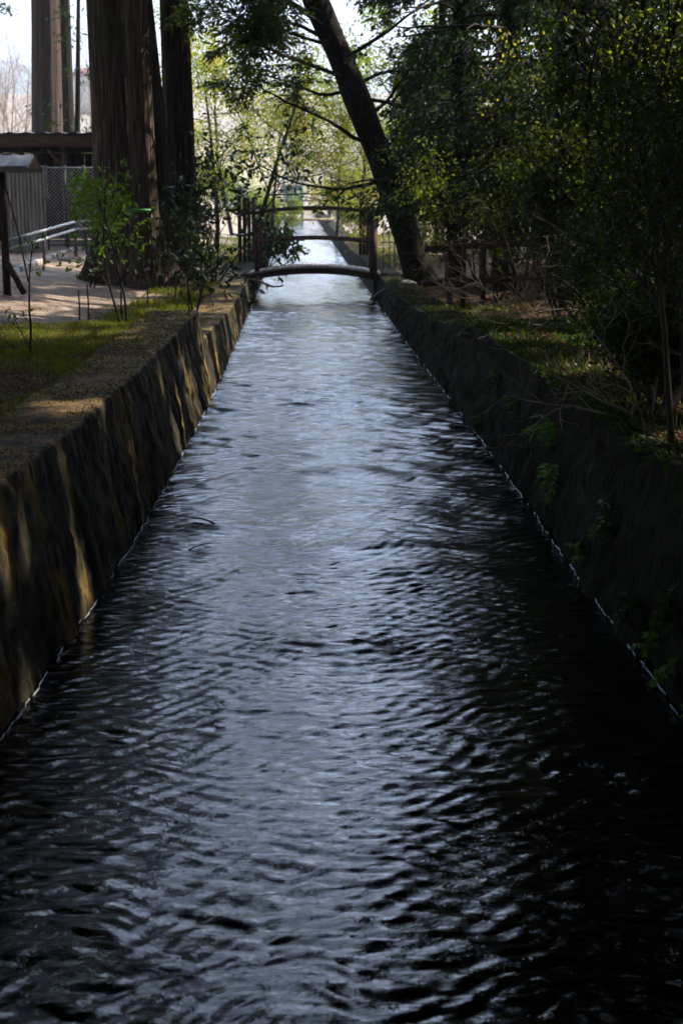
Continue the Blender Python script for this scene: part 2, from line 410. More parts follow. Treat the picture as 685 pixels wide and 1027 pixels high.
M['kerb'] = noise_mat('kerb_stone', [(.3, (.25, .22, .19)), (.7, (.45, .41, .37))], (1, 1, 1), 6, 6, .9, .4, 25, .006)
M['turquoise'] = noise_mat('turquoise_paint', [(.3, (.03, .16, .17)), (.7, (.08, .27, .27))], (1, 1, 1), 4, 5, .6, .2, 20, .003)
M['green_plastic'] = noise_mat('green_plastic', [(.3, (.05, .30, .08)), (.7, (.10, .42, .14))], (1, 1, 1), 9, 3, .4, .1, 30, .001, .5)
M['foam'] = noise_mat('foam', [(.3, (.10, .11, .12)), (.7, (.30, .32, .35))], (1, 1, 1), 30, 4, .5, .4, 80, .004, .5)
M['mountain'] = noise_mat('wooded_mountain', [(.3, (.05, .06, .06)), (.7, (.13, .14, .12))], (1, 1, 1), .02, 8, .95, 0)
M['white_wall'] = noise_mat('pale_render', [(.3, (.5, .48, .45)), (.7, (.66, .64, .6))], (1, 1, 1), 1, 5, .9, .1, 10, .004)
M['red_roof'] = noise_mat('red_roof', [(.3, (.32, .05, .035)), (.7, (.48, .09, .06))], (1, 1, 1), 2, 4, .7, .1, 10, .004)
M['glass'] = noise_mat('dark_glass', [(.3, (.015, .02, .025)), (.7, (.03, .035, .04))], (1, 1, 1), 2, 2, .08, 0, spec=.7)
M['tyre'] = noise_mat('tyre', [(.3, (.015, .015, .015)), (.7, (.03, .03, .03))], (1, 1, 1), 9, 2, .8, 0)
M['paint_white'] = noise_mat('white_car_paint', [(.3, (.66, .66, .66)), (.7, (.74, .74, .74))], (1, 1, 1), 2, 2, .25, 0, spec=.6)
M['paint_silver'] = noise_mat('silver_car_paint', [(.3, (.38, .40, .42)), (.7, (.46, .48, .5))], (1, 1, 1), 2, 2, .25, 0, spec=.6)
M['paint_red'] = noise_mat('red_car_paint', [(.3, (.36, .03, .03)), (.7, (.45, .04, .04))], (1, 1, 1), 2, 2, .25, 0, spec=.6)
M['lamp_red'] = noise_mat('lamp_red', [(.3, (.35, .02, .02)), (.7, (.45, .03, .03))], (1, 1, 1), 2, 2, .2, 0, spec=.6)
M['stone'] = noise_mat('pale_stone', [(.3, (.22, .21, .19)), (.7, (.42, .41, .38))], (1, 1, 1), 5, 7, .9, .6, 15, .02)
M['moss'] = noise_mat('moss', [(.3, (.10, .10, .01)), (.7, (.26, .23, .03))], (1, 1, 1), 30, 6, .95, .8, 60, .01, .1)

def water_material():
    m, nt, b = new_mat('canal_water')
    b.inputs['Base Color'].default_value = (.0010, .0012, .0010, 1)
    b.inputs['Roughness'].default_value = .006
    b.inputs['IOR'].default_value = 1.45
    b.inputs['Specular IOR Level'].default_value = .5
    tc = N(nt, 'ShaderNodeTexCoord')
    def nz(sc3, s, d, r, dis=0):
        mp = N(nt, 'ShaderNodeMapping'); mp.inputs['Scale'].default_value = sc3
        nt.links.new(tc.outputs['Object'], mp.inputs[0])
        n = N(nt, 'ShaderNodeTexNoise'); n.inputs['Scale'].default_value = s; n.inputs['Detail'].default_value = d
        n.inputs['Roughness'].default_value = r; n.inputs['Distortion'].default_value = dis
        nt.links.new(mp.outputs[0], n.inputs[0]); return n.outputs['Fac']
    b1 = N(nt, 'ShaderNodeBump'); b1.inputs['Strength'].default_value = 1; b1.inputs['Distance'].default_value = .0046
    nt.links.new(nz((1, 2.6, 1), 8, 4, .65, .8), b1.inputs['Height'])
    b2 = N(nt, 'ShaderNodeBump'); b2.inputs['Strength'].default_value = 1; b2.inputs['Distance'].default_value = .0013
    nt.links.new(nz((1, 2.2, 1), 24, 3, .6, .8), b2.inputs['Height']); nt.links.new(b1.outputs[0], b2.inputs['Normal'])
    nt.links.new(b2.outputs[0], b.inputs['Normal'])
    return m
M['water'] = water_material()

# ------------------------------------------------------------------ ground, path, water, mountains
rng = np.random.RandomState(11)
def build_ground():
    ys = np.concatenate([np.arange(-14, 30, .25), np.arange(30, 60, .6), np.arange(60, 135, 1.5), [136, 140, 150, 165, 180, 200, 230, 260, 300, 360, 430, 520, 620, 800, 1100, 1600, 2600, 4200]])
    ol = np.array([-2500, -1000, -400, -180, -90, -55, -38, -28, -22, -18, -15, -13, -11, -9.5, -8.2, -7.2, -6.4] + list(np.arange(-5.8, -.3, .2)) + [-.26])
    rows = []
    for y in ys:
        l, r = XL(y), XR(y)
        xs = list(l + ol) ; zz = list(zg(np.array(xs), np.full(len(xs), y)))
        bed = -.55 if y < 131 else None
        mid = np.linspace(l - .2, r + .2, 6)
        xs2 = list(mid); z2 = [bed]*6 if bed is not None else list(zg(np.concatenate([[l-.3]*3, [r+.3]*3]), np.full(6, y)))
        xr = list(r - ol[::-1]); z3 = list(zg(np.array(xr), np.full(len(xr), y)))
        rows.append(np.stack([np.array(xs + xs2 + xr), np.full(len(xs)*2 + 6, y), np.array(zz + z2 + z3)], -1))
    mb = MB(); mb.grid(np.array(rows)[:, ::-1])
    o = mb.build('ground', M['ground'], smooth=True); tag(o, kind='structure')
build_ground()

def build_path():
    # packed earth path running along the left bank and turning onto the bridge
    V = []
    ys = np.arange(14, 64, .35)
    for y in ys:
        e = XL(y)
        inner = e - 1.9 - .9*sm(19, 14.5, y) + 1.15*sm(23.5, 29, y)*sm(41, 34, y) + .12*math.sin(y*1.3)
        outer = e - 7.2 + .25*math.sin(y*.9) + 1.5*sm(26, 37, y)
        xs = np.linspace(outer, inner, 22)
        z = zg(xs, np.full(22, y)) + .012
        z[0] -= .04; z[-1] -= .04
        V.append(np.stack([xs, np.full(22, y), z], -1))
    mb = MB(); mb.grid(np.array(V)[:, ::-1]); o = mb.build('path', M['path'], smooth=True); tag(o, kind='structure')
build_path()

def build_water():
    ys = [-7.0]
    while ys[-1] < 131.5:
        y = ys[-1]; ys.append(y + (max(.011, .0014*y) if y > 3 else .12))
    ys = np.array(ys); nx = 190
    t = np.linspace(0, 1, nx)
    X = (XL(ys) - .06)[:, None]*(1-t) + (XR(ys) + .06)[:, None]*t
    Y = np.repeat(ys[:, None], nx, 1)
    r = np.random.RandomState(3)
    wx = X + .10*fbm(X*1.6, Y*1.6, 2) ; wy = Y + .22*fbm(X*1.3 + 40, Y*1.1, 3)
    Z = np.zeros_like(X)
    step = np.maximum(.011, .0014*Y)
    for i in range(90):
        lam = .040*math.exp(r.rand()*1.45)
        th = r.normal()*.42
        kx, ky = math.sin(th)*2*math.pi/lam, math.cos(th)*2*math.pi/lam
        amp = .0034*lam/math.sqrt(1)*(.6 + .8*r.rand())
        fade = sm(2.2, 4.5, lam/step)
        q = np.sin(kx*wx + ky*wy + r.rand()*6.28); Z += amp*fade*(q if i % 2 else .8*q + .5*(1 - q)**2*.5)
    for i in range(44):      # longer ripples seen farther off
        lam = .15*math.exp(r.rand()*1.5); th = r.normal()*.5
        kx, ky = math.sin(th)*2*math.pi/lam, math.cos(th)*2*math.pi/lam
        Z += .0042*lam*sm(7, 15, Y)*sm(2.2, 4.5, lam/step)*np.sin(kx*wx + ky*wy + r.rand()*6.28)
    patch = .75 + .9*fbm(X*.7, Y*.35, 3)
    center = 1 + .35*np.exp(-((t - .48)/.22)**2)[None, :]*sm(9, 5, Y)
    Z *= np.clip(patch, .35, 1.6)*center*(1.05 + .6*sm(12, 5, Y))
    # low smooth boils and the humps over sunken stones
    Z += .012*fbm(X*2.2, Y*1.5, 3)*sm(60, 20, Y)
    for px, py, w, l, h in ((385, 548, .34, .13, .030), (350, 474, .30, .2, .025), (232, 530, .22, .12, .02), (320, 648, .3, .14, .02), (420, 572, .4, .12, .02), (320, 390, .3, .4, .02)):
        p = on_plane(px, py, 0)
        Z += 1.5*h*np.exp(-((X-p[0])/w)**2 - ((Y - p[1] + .5*(X-p[0])**2)/l)**2)
    mb = MB(); V = np.stack([X, Y, Z], -1)
    a, b = V.shape[:2]
    me = bpy.data.meshes.new('water')
    me.vertices.add(a*b); me.vertices.foreach_set('co', V.astype(np.float32).ravel())
    i = (np.arange(a-1)[:, None]*b + np.arange(b-1)[None, :]).ravel()
    idx = np.stack([i, i+1, i+b+1, i+b], -1).astype(np.int32)
    n = len(idx)
    me.loops.add(n*4); me.loops.foreach_set('vertex_index', idx.ravel())
    me.polygons.add(n); me.polygons.foreach_set('loop_start', np.arange(0, n*4, 4, dtype=np.int32)); me.polygons.foreach_set('loop_total', np.full(n, 4, np.int32))
    me.update(calc_edges=True); set_smooth(me)
    tag(obj('water', me, M['water']), kind='structure')
build_water()

def build_mountains():
    mb = MB()
    th = np.linspace(R(50), R(150), 120); V = []
    for k, (d, hf) in enumerate(((1500, 0), (1750, .7), (2000, 1), (2500, .55), (3200, 0))):
        h = (170 + 45*fbm(th*7, th*0 + 3, 4) + 80*np.sin(th*3.1 + .4))*hf
        V.append(np.stack([np.cos(th)*d, np.sin(th)*d, h + 20*(hf > 0)*fbm(th*40, th*0 + k, 3)], -1))
    mb.grid(np.array(V)); tag(mb.build('mountain', M['mountain'], smooth=True), kind='structure')
build_mountains()

# ------------------------------------------------------------------ canal walls
def canal_wall(side, y0, y1, ystep, mat, label, width=.55, batter=.17, rough=.012, cat='wall'):
    n = max(4, int((y1-y0)/ystep)); ys = np.linspace(y0, y1, n)
    E = (XL if side < 0 else XR)(ys)
    zt = wall_top(np.clip(ys, y0 + .01, y1 - .01)) + .012*fbm(ys*.8, ys*0 + side*3, 3)
    if y0 < STEP_Y - .5 and y1 <= STEP_Y + .01: zt = zt*0 + .94 + .012*fbm(ys*.8, ys*0, 3)
    if side > 0: zt = .94 - .34*sm(14.5, 20.5, ys) - .10*sm(20, 26, ys) + .03*fbm(ys*.8, ys*0 + 3, 4)
    prof = []
    hs = np.concatenate([[-.5, -.06], np.linspace(0, .95, 26)])
    b = batter*zt/.94
    # profile: outwards offset from the water edge o (away from the water is positive), height z
    for f in hs: prof.append((b*f if f > 0 else b*f*0 - .0 + f*.15, zt*f if f > 0 else zt*0 + f))
    for a in (.4, .8, 1.2, 1.57): prof.append((b*.95 + .035*(1-math.cos(a)) + .0, zt*.95 + (zt*.05)*math.sin(a)))
    for w in np.linspace(.12, width - .03, 6): prof.append((b + w, zt + 0*w))
    prof.append((b + width, zt - .03)); prof.append((b + width, zt*0 - .5))
    V = []
    for k, (o_, z_) in enumerate(prof):
        o_ = np.asarray(o_) + 0*ys; z_ = np.asarray(z_) + 0*ys
        dn = rough*(.9*np.abs(fbm(ys*6.5 + 2, z_*4.5, 5)) + .8*fbm(ys*14, z_*11, 3) + fbm(ys*5, z_*5 + k*.01, 4) + 1.2*fbm(ys*1.3, z_*1.1 + 7, 3))*(1 if k < len(prof) - 2 else 0)
        if side < 0 and y1 < 40: dn = dn + .035*np.exp(-(((ys + .25*z_) % 2.4 - 1.2)/.035)**2)
        up = rough*.9*(fbm(ys*3 + 11, o_*5, 4) + .5*fbm(ys*12, o_*14, 2))*(1 if len(hs) + 3 < k < len(prof) - 2 else 0)
        V.append(np.stack([E + side*(o_ + dn), ys, z_ + up], -1))
    V = np.array(V)
    if side > 0: V = V[::-1]
    mb = MB(); mb.grid(V)
    k = V.shape[0]; n = V.shape[1]
    mb.f.append(tuple(j*n for j in range(k))[::-1] if True else ()); mb.f.append(tuple(j*n + n - 1 for j in range(k)))
    o = mb.build('canal_wall', mat, smooth=False)
    me = o.data
    sm_ = np.ones(len(me.polygons), bool); sm_[-2:] = False; me.polygons.foreach_set('use_smooth', sm_)
    return tag(o, label, cat, 'walls lining the canal')
canal_wall(-1, -7, STEP_Y, .032, M['wall'], 'tall mossy concrete canal wall in the left foreground with ochre moss and painted sun streaks', rough=.024)
canal_wall(-1, STEP_Y, 33.6, .08, M['wall'], 'lower canal wall with ochre moss and painted sun streaks on the left between the tall wall and the footbridge', rough=.022)
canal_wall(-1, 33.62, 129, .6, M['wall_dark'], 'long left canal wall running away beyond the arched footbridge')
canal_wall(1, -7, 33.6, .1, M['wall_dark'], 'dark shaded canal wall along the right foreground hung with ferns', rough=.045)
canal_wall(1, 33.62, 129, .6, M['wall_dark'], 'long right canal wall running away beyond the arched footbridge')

# pale foam where the water rubs along the walls
def foam(side):
    r = np.random.RandomState(20 + side); mb = MB(); y = 4.0
    while y < 60:
        L = r.uniform(.02, .14)*(1 + y*.04)
        if r.rand() < .78:
            n = 6; ys = np.linspace(y, y+L, n); w = r.uniform(.001, .0042)*(1 + y*.04)*(.5 + r.rand(n))*np.sin(np.linspace(.3, 2.9, n))
            e = (XL if side < 0 else XR)(ys) - side*(.002 + .014*r.rand()) - side*.014*fbm(ys*7, ys*0, 3)
            V = np.stack([np.stack([e - w, ys, np.full(n, .012)], -1), np.stack([e, ys, np.full(n, .022)], -1), np.stack([e + w, ys, np.full(n, .012)], -1)])
            mb.grid(V if True else V)
        y += L*r.uniform(.9, 1.5)
    tag(mb.build('foam', M['foam'], smooth=True), kind='stuff', label='thin broken line of foam along the foot of the %s canal wall' % ('left' if side < 0 else 'right'), cat='foam')
foam(-1); foam(1)

# ------------------------------------------------------------------ where the sun gets through
def gb(px0, py0, px1, py1, r): beam(gnd(px0, py0), gnd(px1, py1), r)
gb(-20, 313, 110, 303, .5); gb(120, 302, 235, 288, .45); gb(40, 289, 100, 284, .2); gb(50, 335, 120, 325, .4); gb(-10, 345, 60, 338, .2)
gb(60, 269, 130, 262, .4); gb(225, 276, 262, 272, .18); gb(75, 348, 120, 342, .2); gb(10, 360, 60, 356, .15); gb(0, 366, 60, 358, .06)
def wtop(px, py): return on_plane(px, py, .94)
beam(wtop(10, 425), wtop(85, 402), .15); beam(wtop(60, 388), wtop(100, 380), .05); beam(wtop(112, 358), wtop(150, 350), .06)
beam(wtop(150, 322), wtop(180, 318), .10); beam(wtop(-30, 455), wtop(30, 441), .05)
def wl(px, py, z): return on_plane(px, py, z)
beam(wl(62, 450, .88), wl(90, 612, .03), .15); beam(wl(80, 440, .8), wl(108, 560, .2), .09); beam(wl(28, 490, .85), wl(33, 525, .7), .10)
beam(wl(168, 370, .8), wl(184, 450, .05), .18); beam(wl(200, 340, .45), wl(212, 395, .05), .2); beam(wl(132, 400, .85), wl(150, 480, .3), .10); beam(wl(-8, 520, .85), wl(30, 680, .1), .12); beam(wtop(30, 408), wtop(60, 404), .2)
beam(on_plane(668, 660, .2), on_plane(684, 735, .1), .5); beam(on_plane(520, 432, .6), on_plane(548, 445, .55), .5)
for (a, b_, c, d) in ((200, 324, 228, 322), (212, 306, 238, 301), (222, 296, 243, 291), (228, 283, 252, 280)):
    p, q = on_plane(a, b_, .56), on_plane(c, d, .56)
    beam(p, q, .15); beam(q, on_plane(c + 12, d + 32, .1), .13)
for px, py, y, rr in ((640, 120, 24, .8), (665, 60, 26, .8), (655, 190, 20, .6), (470, 70, 30, .7), (450, 150, 31, .6), (560, 215, 23, .35), (520, 60, 26, .5), (600, 40, 27, .5), (500, 130, 25, .4), (670, 240, 12, .25), (600, 240, 16, .2), (440, 20, 29, .6), (540, 160, 24, .35), (620, 320, 15, .22)):
    beam(at(px, py, y), at(px + 12, py + 25, y + .8), rr)
for px, py in ((555, 350), (600, 335), (640, 350), (575, 395), (660, 440), (520, 318), (440, 300), (480, 296), (400, 290), (420, 296), (462, 310), (545, 372), (610, 405)): gb(px, py, px + 22, py + 3, .22)
SUNNY = []
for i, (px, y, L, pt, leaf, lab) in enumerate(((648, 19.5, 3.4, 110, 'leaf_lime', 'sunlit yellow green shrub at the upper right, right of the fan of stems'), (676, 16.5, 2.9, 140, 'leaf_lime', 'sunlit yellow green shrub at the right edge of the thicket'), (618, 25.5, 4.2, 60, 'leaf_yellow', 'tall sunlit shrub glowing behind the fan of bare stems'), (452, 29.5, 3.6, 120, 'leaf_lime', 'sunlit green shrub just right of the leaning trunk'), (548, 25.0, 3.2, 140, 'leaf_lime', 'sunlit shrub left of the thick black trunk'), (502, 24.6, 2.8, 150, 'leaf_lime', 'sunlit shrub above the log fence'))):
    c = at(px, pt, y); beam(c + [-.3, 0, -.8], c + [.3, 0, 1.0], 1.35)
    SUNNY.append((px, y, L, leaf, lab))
# ------------------------------------------------------------------ plants: growing routines
def rot_to(d, ang, az):
    d = unit(d); ref = np.array([0, 0, 1.]) if abs(d[2]) < .95 else np.array([1., 0, 0])
    x = unit(np.cross(d, ref)); y = np.cross(d, x)
    return unit(d*math.cos(ang) + (x*math.cos(az) + y*math.sin(az))*math.sin(ang))
def grow(r, p, d, L, rad, lvl, c, out, tips):
    n = c['seg'][lvl]; pts = [np.asarray(p, float)]; d = unit(d)
    for i in range(n):
        d = unit(d + r.normal(size=3)*c['wig'][lvl] + np.array([0, 0, c['up'][lvl]]))
        pts.append(pts[-1] + d*L/n)
    pts = np.array(pts); rr = np.linspace(rad, rad*c.get('taper', .35), n+1)
    out.append((pts, rr, lvl))
    if lvl == len(c['seg']) - 1: tips.append(pts); return
    nb = c['nb'][lvl]; t0 = c.get('t0', [.35]*9)[lvl]; az = r.rand()*6.28
    for k in range(nb):
        t = t0 + (1-t0)*(k + r.rand())/nb; t = min(t, .999)
        i = int(t*n); f = t*n - i
        q = pts[i]*(1-f) + pts[min(i+1, n)]*f; dd = unit(pts[min(i+1, n)] - pts[i])
        az += 2.4 + r.normal()*.4
        nd = rot_to(dd, c['ang'][lvl]*(1 + r.normal()*.2), az)
        grow(r, q, nd, L*c['lr'][lvl]*(1.25 - .6*t)*(.8 + .4*r.rand()), max(rr[i]*c['rr'][lvl], c.get('rmin', .002)), lvl+1, c, out, tips)
def wood_mb(out, lvls, sides=(9, 6, 4, 3, 3), carve=False):
    mb = MB()
    for pts, rr, l in out:
        if l in lvls: mb.tube(pts, rr, sides[l], cap=(l == 0))
    return mb
def tip_leaves(r, tips, per, off, spread, droop=.2, t0=.1):
    P = []; D = []
    for pts in tips:
        n = len(pts) - 1
        t = t0 + (1-t0)*r.rand(per); i = np.minimum((t*n).astype(int), n-1); f = (t*n - i)[:, None]
        q = pts[i]*(1-f) + pts[i+1]*f; dd = unit(pts[i+1] - pts[i])
        P.append(q + r.normal(size=(per, 3))*off); D.append(unit(dd + r.normal(size=(per, 3))*spread - np.array([0, 0, droop])))
    return np.concatenate(P), np.concatenate(D)

def plant(name, label, cat, group, base, cfg, dirs, L, rad, leaf, per, ls, lw, seed, wood='twig', off=.04, spread=.8, droop=.2, hexa=False, carve=True, leafname='crown', woodname='trunk', trim=None):
    """a stemmed plant: an empty at its foot, the stems as one part, the leaves as another"""
    r = np.random.RandomState(seed); base = np.asarray(base, float)
    out = []; tips = []
    for d in dirs: grow(r, base + np.array([r.normal()*.03, r.normal()*.03, -.05]), d, L*(.8 + .4*r.rand()) if len(dirs) > 1 else L, rad, 0, cfg, out, tips)
    e = empty(name, base, label, cat, group)
    mb = wood_mb(out, range(len(cfg['seg'])))
    mb.build(woodname, M[wood], e, smooth=True, origin=base)
    if leaf and per:
        P, D = tip_leaves(r, tips, per, off, spread, droop)
        keep = np.ones(len(P), bool)
        if carve: keep &= ~lit(P)
        if trim is not None: keep &= trim(P)
        P, D = P[keep], D[keep]
        me = leaf_mesh(leafname, P - base, D, ls*r.uniform(.6, 1.2, len(P)), lw*r.uniform(.7, 1.2, len(P)), r, hexa)
        obj(leafname, me, M[leaf], e)
    return e

SHRUB = dict(seg=[6, 4, 3], wig=[.12, .2, .25], up=[.06, .08, .0], nb=[7, 6], ang=[.7, .8], lr=[.5, .5], rr=[.55, .55], t0=[.25, .2], rmin=.0025)
SAPLING = dict(seg=[7, 4, 3], wig=[.08, .2, .25], up=[.05, .05, .0], nb=[6, 4], ang=[.9, .8], lr=[.34, .5], rr=[.5, .5], t0=[.45, .3], rmin=.002)
BARE = dict(seg=[7, 5, 4, 3], wig=[.07, .14, .2, .2], up=[.04, .06, .03, .0], nb=[8, 6, 5], ang=[.6, .65, .7], lr=[.5, .5, .5], rr=[.5, .5, .5], t0=[.25, .2, .2], rmin=.004)
BROAD = dict(seg=[8, 6, 4, 3], wig=[.07, .14, .2, .25], up=[.03, .06, .02, -.02], nb=[9, 6, 5], ang=[.85, .7, .7], lr=[.5, .5, .5], rr=[.45, .5, .5], t0=[.35, .2, .2], rmin=.003)
MAPLE = dict(seg=[7, 6, 4, 3], wig=[.08, .12, .15, .2], up=[.05, .0, .0, -.02], nb=[10, 7, 5], ang=[1.05, .65, .6], lr=[.62, .5, .5], rr=[.42, .5, .5], t0=[.28, .2, .2], rmin=.003)

def big_trunk(base, top, r0, r1, seed, flare=.5, ridges=11, n=56, H=None):
    """tapering trunk with fluted bark and a spreading foot"""
    base = np.asarray(base, float); top = np.asarray(top, float)
    r = np.random.RandomState(seed); Hh = np.linalg.norm(top - base)
    ts = np.concatenate([np.linspace(0, .12, 12), np.linspace(.13, 1, 26)]); a = np.linspace(0, 2*math.pi, n, endpoint=False)
    ph = r.rand(6)*6.28; V = []
    for t in ts:
        z = t*Hh; c = base + (top - base)*t + np.array([.05*math.sin(t*5 + ph[0]), .05*math.sin(t*4 + ph[1]), 0])*t*(Hh/10)
        rad = r0*(1-t) + r1*t
        fl = flare*math.exp(-z/(.9*r0 + .25))
        lob = np.maximum(0, np.cos(a*5 + ph[2] + .5*np.sin(a*2)))**1.5
        rr = rad*(1 + fl*(.55 + .9*lob)) + rad*.035*np.cos(a*ridges + .7*math.sin(z*.5 + ph[3]) ) + rad*.05*np.cos(a*3 + ph[4] + z*.12) + rad*.03*np.sin(a*23 + ph[5] + .4*math.sin(z))
        V.append(np.stack([c[0] + rr*np.cos(a), c[1] + rr*np.sin(a), np.full(n, c[2])], -1))
    mb = MB(); V = np.array(V); k = len(V)
    F = [(i*n + j, i*n + (j+1) % n, (i+1)*n + (j+1) % n, (i+1)*n + j) for i in range(k-1) for j in range(n)]
    mb.add(V.reshape(-1, 3), F)
    return mb

def conifer_leaves(r, cx, cy, z0, z1, rmax, nbr, per, cone=.7, droopy=.25, topx=0, topy=0):
    """drooping sprays on whorled boughs; returns leaf points, directions and the boughs"""
    P = []; D = []; B = []
    for k in range(nbr):
        t = r.rand()**.9; z = z0 + (z1-z0)*t
        Lb = rmax*(1 - cone*t)*(.65 + .5*r.rand()); az = r.rand()*6.28
        c = np.array([cx + topx*(z-z0), cy + topy*(z-z0), z]); d = np.array([math.cos(az), math.sin(az), .12])
        n = 6; s = np.linspace(0, 1, n+1)
        pts = c + d*(s*Lb)[:, None] + np.array([0, 0, -1.])*(droopy*Lb*s**2)[:, None] + r.normal(size=(n+1, 3))*.04*Lb*s[:, None]
        B.append(pts)
        u = .12 + .88*r.rand(per)**.8; i = np.minimum((u*n).astype(int), n-1); f = (u*n - i)[:, None]
        q = pts[i]*(1-f) + pts[i+1]*f
        side = np.array([-d[1], d[0], 0]); w = r.normal(size=per)*(.22*Lb*(1.15 - u*.8))
        q = q + side*w[:, None] - np.array([0, 0, 1.])*(np.abs(w)*.35 + r.rand(per)*.22)[:, None] + r.normal(size=(per, 3))*.05
        P.append(q); D.append(unit(d*.5 + side*np.sign(w)[:, None]*.6 + np.array([0, 0, -.55]) + r.normal(size=(per, 3))*.35))
    return np.concatenate(P), np.concatenate(D), B

def conifer(label, group, base, lean, H, r0, r1, z0, rmax, nbr, per, seed, ls=.24, lw=.09, leaf='leaf_conifer', bark='bark_cedar', flare=.45, cone=.6, cat='tree', limb=True, name='cedar_tree', gap=None):
    base = np.asarray(base, float); r = np.random.RandomState(seed)
    e = empty(name, base, label, cat, group)
    top = base + np.array([lean[0]*H, lean[1]*H, H])
    big_trunk(base - np.array([0, 0, .15]), top, r0, r1, seed, flare).build('trunk', M[bark], e, smooth=True, origin=base)
    P, D, B = conifer_leaves(r, base[0] + lean[0]*(z0), base[1] + lean[1]*z0, base[2] + z0, base[2] + H*1.04, rmax, nbr, per, cone, topx=lean[0], topy=lean[1])
    k = ~lit(P)
    if gap is not None: k &= ~gap(P)
    P, D = P[k], D[k]
    me = leaf_mesh('crown', P - base, D, ls*r.uniform(.6, 1.3, len(P)), lw*r.uniform(.7, 1.3, len(P)), r)
    obj('crown', me, M[leaf], e)
    if limb:
        mb = MB()
        for pts in B:
            if gap is not None:
                bad = np.nonzero(gap(pts))[0]
                if len(bad): pts = pts[:bad[0]]
            if len(pts) < 3 or len(B) < 50: continue
            Lb = np.linalg.norm(pts[-1] - pts[0]); mb.tube(pts, np.linspace(.012*Lb + .006, .004, len(pts)), 4, cap=False)
        if mb.n: mb.build('branches', M['bark_dark'], e, smooth=True, origin=base)
    return e

# keeps the strip of sky above the canal open (crowns cut away to shape the water's sky reflection)
def over_canal(P):
    y = P[:, 1]; j = 2.2*fbm(y*.45 + 3, P[:, 2]*.45, 3) + .9*fbm(P[:, 2]*1.7, y*1.7, 2); j = np.where(P[:, 2] > 5, j, j*.3)
    return (P[:, 0] + j > XL(y) - .2 - np.clip(y, 0, 60)*.035) & (P[:, 0] + j < XR(y) + .25 + np.clip(y, 0, 60)*.05) & (P[:, 2] > 2.2) & ~((y < 25 + j) & (P[:, 2] > 6.0 + .22*np.clip(y - 11, 0, 20)))

# ------------------------------------------------------------------ left bank: the big cedars
cb = gnd(128, 262); DB = cb[1]
g_c = 'tall cedar trunks standing on the left bank'
def trunk_at(px, py_base, y, pxtop, wbase, wtop, H, **kw):
    """trunk whose foot is at pixel column px and depth y, passing through column pxtop at the top of the frame"""
    x = at(px, 190, y)[0]; b = np.array([x, y, float(zg(x, y))])
    t = at(pxtop, 0, y); lx = (t[0] - x)/(t[2] - b[2])
    zt = t[2] - b[2]
    r0 = wbase/2/F_PX*y; rt = wtop/2/F_PX*y
    r1 = max(.08, r0 + (rt - r0)/zt*H)
    r1 = max(r1, r0*.25)
    return b, (lx, 0), r0, r1
b, ln, r0, r1 = trunk_at(128, 262, 29.0, 115, 58, 50, 20)
# sunlit strips on the trunks
beam(at(146, 70, 28.2), at(148, 195, 28.2), .5); beam(at(152, 225, 28.4), at(158, 240, 28.4), .12); beam(at(105, 245, 28.3), at(103, 256, 28.3), .12)
conifer('thickest dark cedar trunk with a flared foot, standing left of the sunlit trunk', g_c, b, ln, 20, r0, r0*.5, 7.5, 4.2, 60, 110, 101, flare=1.0, gap=over_canal)
b, ln, r0, r1 = trunk_at(147, 262, 28.3, 138, 26, 20, 18)
conifer('slim ridged cedar trunk lit golden by the sun, pressed against the thickest trunk', g_c, b, ln, 18, r0, r0*.5, 8, 3.4, 40, 100, 102, flare=.5, gap=over_canal)
b, ln, r0, r1 = trunk_at(170, 262, 29.6, 144, 24, 15, 17)
conifer('mossy knobbly trunk leaning left between the sunlit trunk and the straight one', g_c, b, ln, 17, r0, r0*.5, 8, 3.2, 36, 100, 103, flare=.6, gap=over_canal)
b, ln, r0, r1 = trunk_at(183, 262, 30.2, 174, 31, 23, 19)
conifer('straight dark cedar trunk nearest the canal, rightmost of the trunk cluster', g_c, b, ln, 19, r0, r0*.5, 7.5, 3.6, 50, 110, 104, flare=.25, gap=over_canal)
b, ln, r0, r1 = trunk_at(48, 200, 49, 45, 31, 28, 22)
conifer('tall smooth pinkish brown trunk rising behind the shed roof', g_c, b, ln, 22, r0, r0*.55, 9.5, 4.5, 60, 100, 105, bark='bark_pale', flare=.2)
b, ln, r0, r1 = trunk_at(71, 200, 51, 63, 13, 17, 20)
conifer('slender trunk behind the shed roof beside the pinkish brown one', g_c, b, ln, 19, r0, r0*.6, 9.5, 4.0, 50, 100, 106, flare=.2, bark='bark_dark')
b, ln, r0, r1 = trunk_at(74, 200, 46, 80, 7, 6, 10)
conifer('thin young conifer with sparse drooping side branches beyond the shed', g_c, b, ln, 10, r0, .03, 2.6, 1.5, 30, 30, 107, flare=.1, bark='bark_dark', ls=.16, lw=.05)
b, ln, r0, r1 = trunk_at(-16, 200, 42, -18, 8, 7, 11)
conifer('dark conifer sprays hanging in at the top left corner', g_c, b, ln, 13, r0, .05, 5.3, 1.5, 46, 110, 108, flare=.1, bark='bark_dark', ls=.14, lw=.05)
# shading cedars further left and behind the camera on the left bank
for i, (x, y, h, sd_) in enumerate([(-9.5, 18, 17, 1), (-12, 27, 19, 2), (-8.8, 9, 16, 3), (-7.8, 0, 17, 4), (-14, 39, 18, 5), (-12.5, 13, 18, 6)]):
    conifer('tall cedar standing outside the left edge of the view, tree number %s from the path' % ('one two three four five six'.split()[i]), 'cedars left of the view', (x, y, float(zg(x, y))), (0, 0), h, .4, .15, 3.5, 4.2, 60, 110, 200 + sd_, ls=.32, lw=.13)

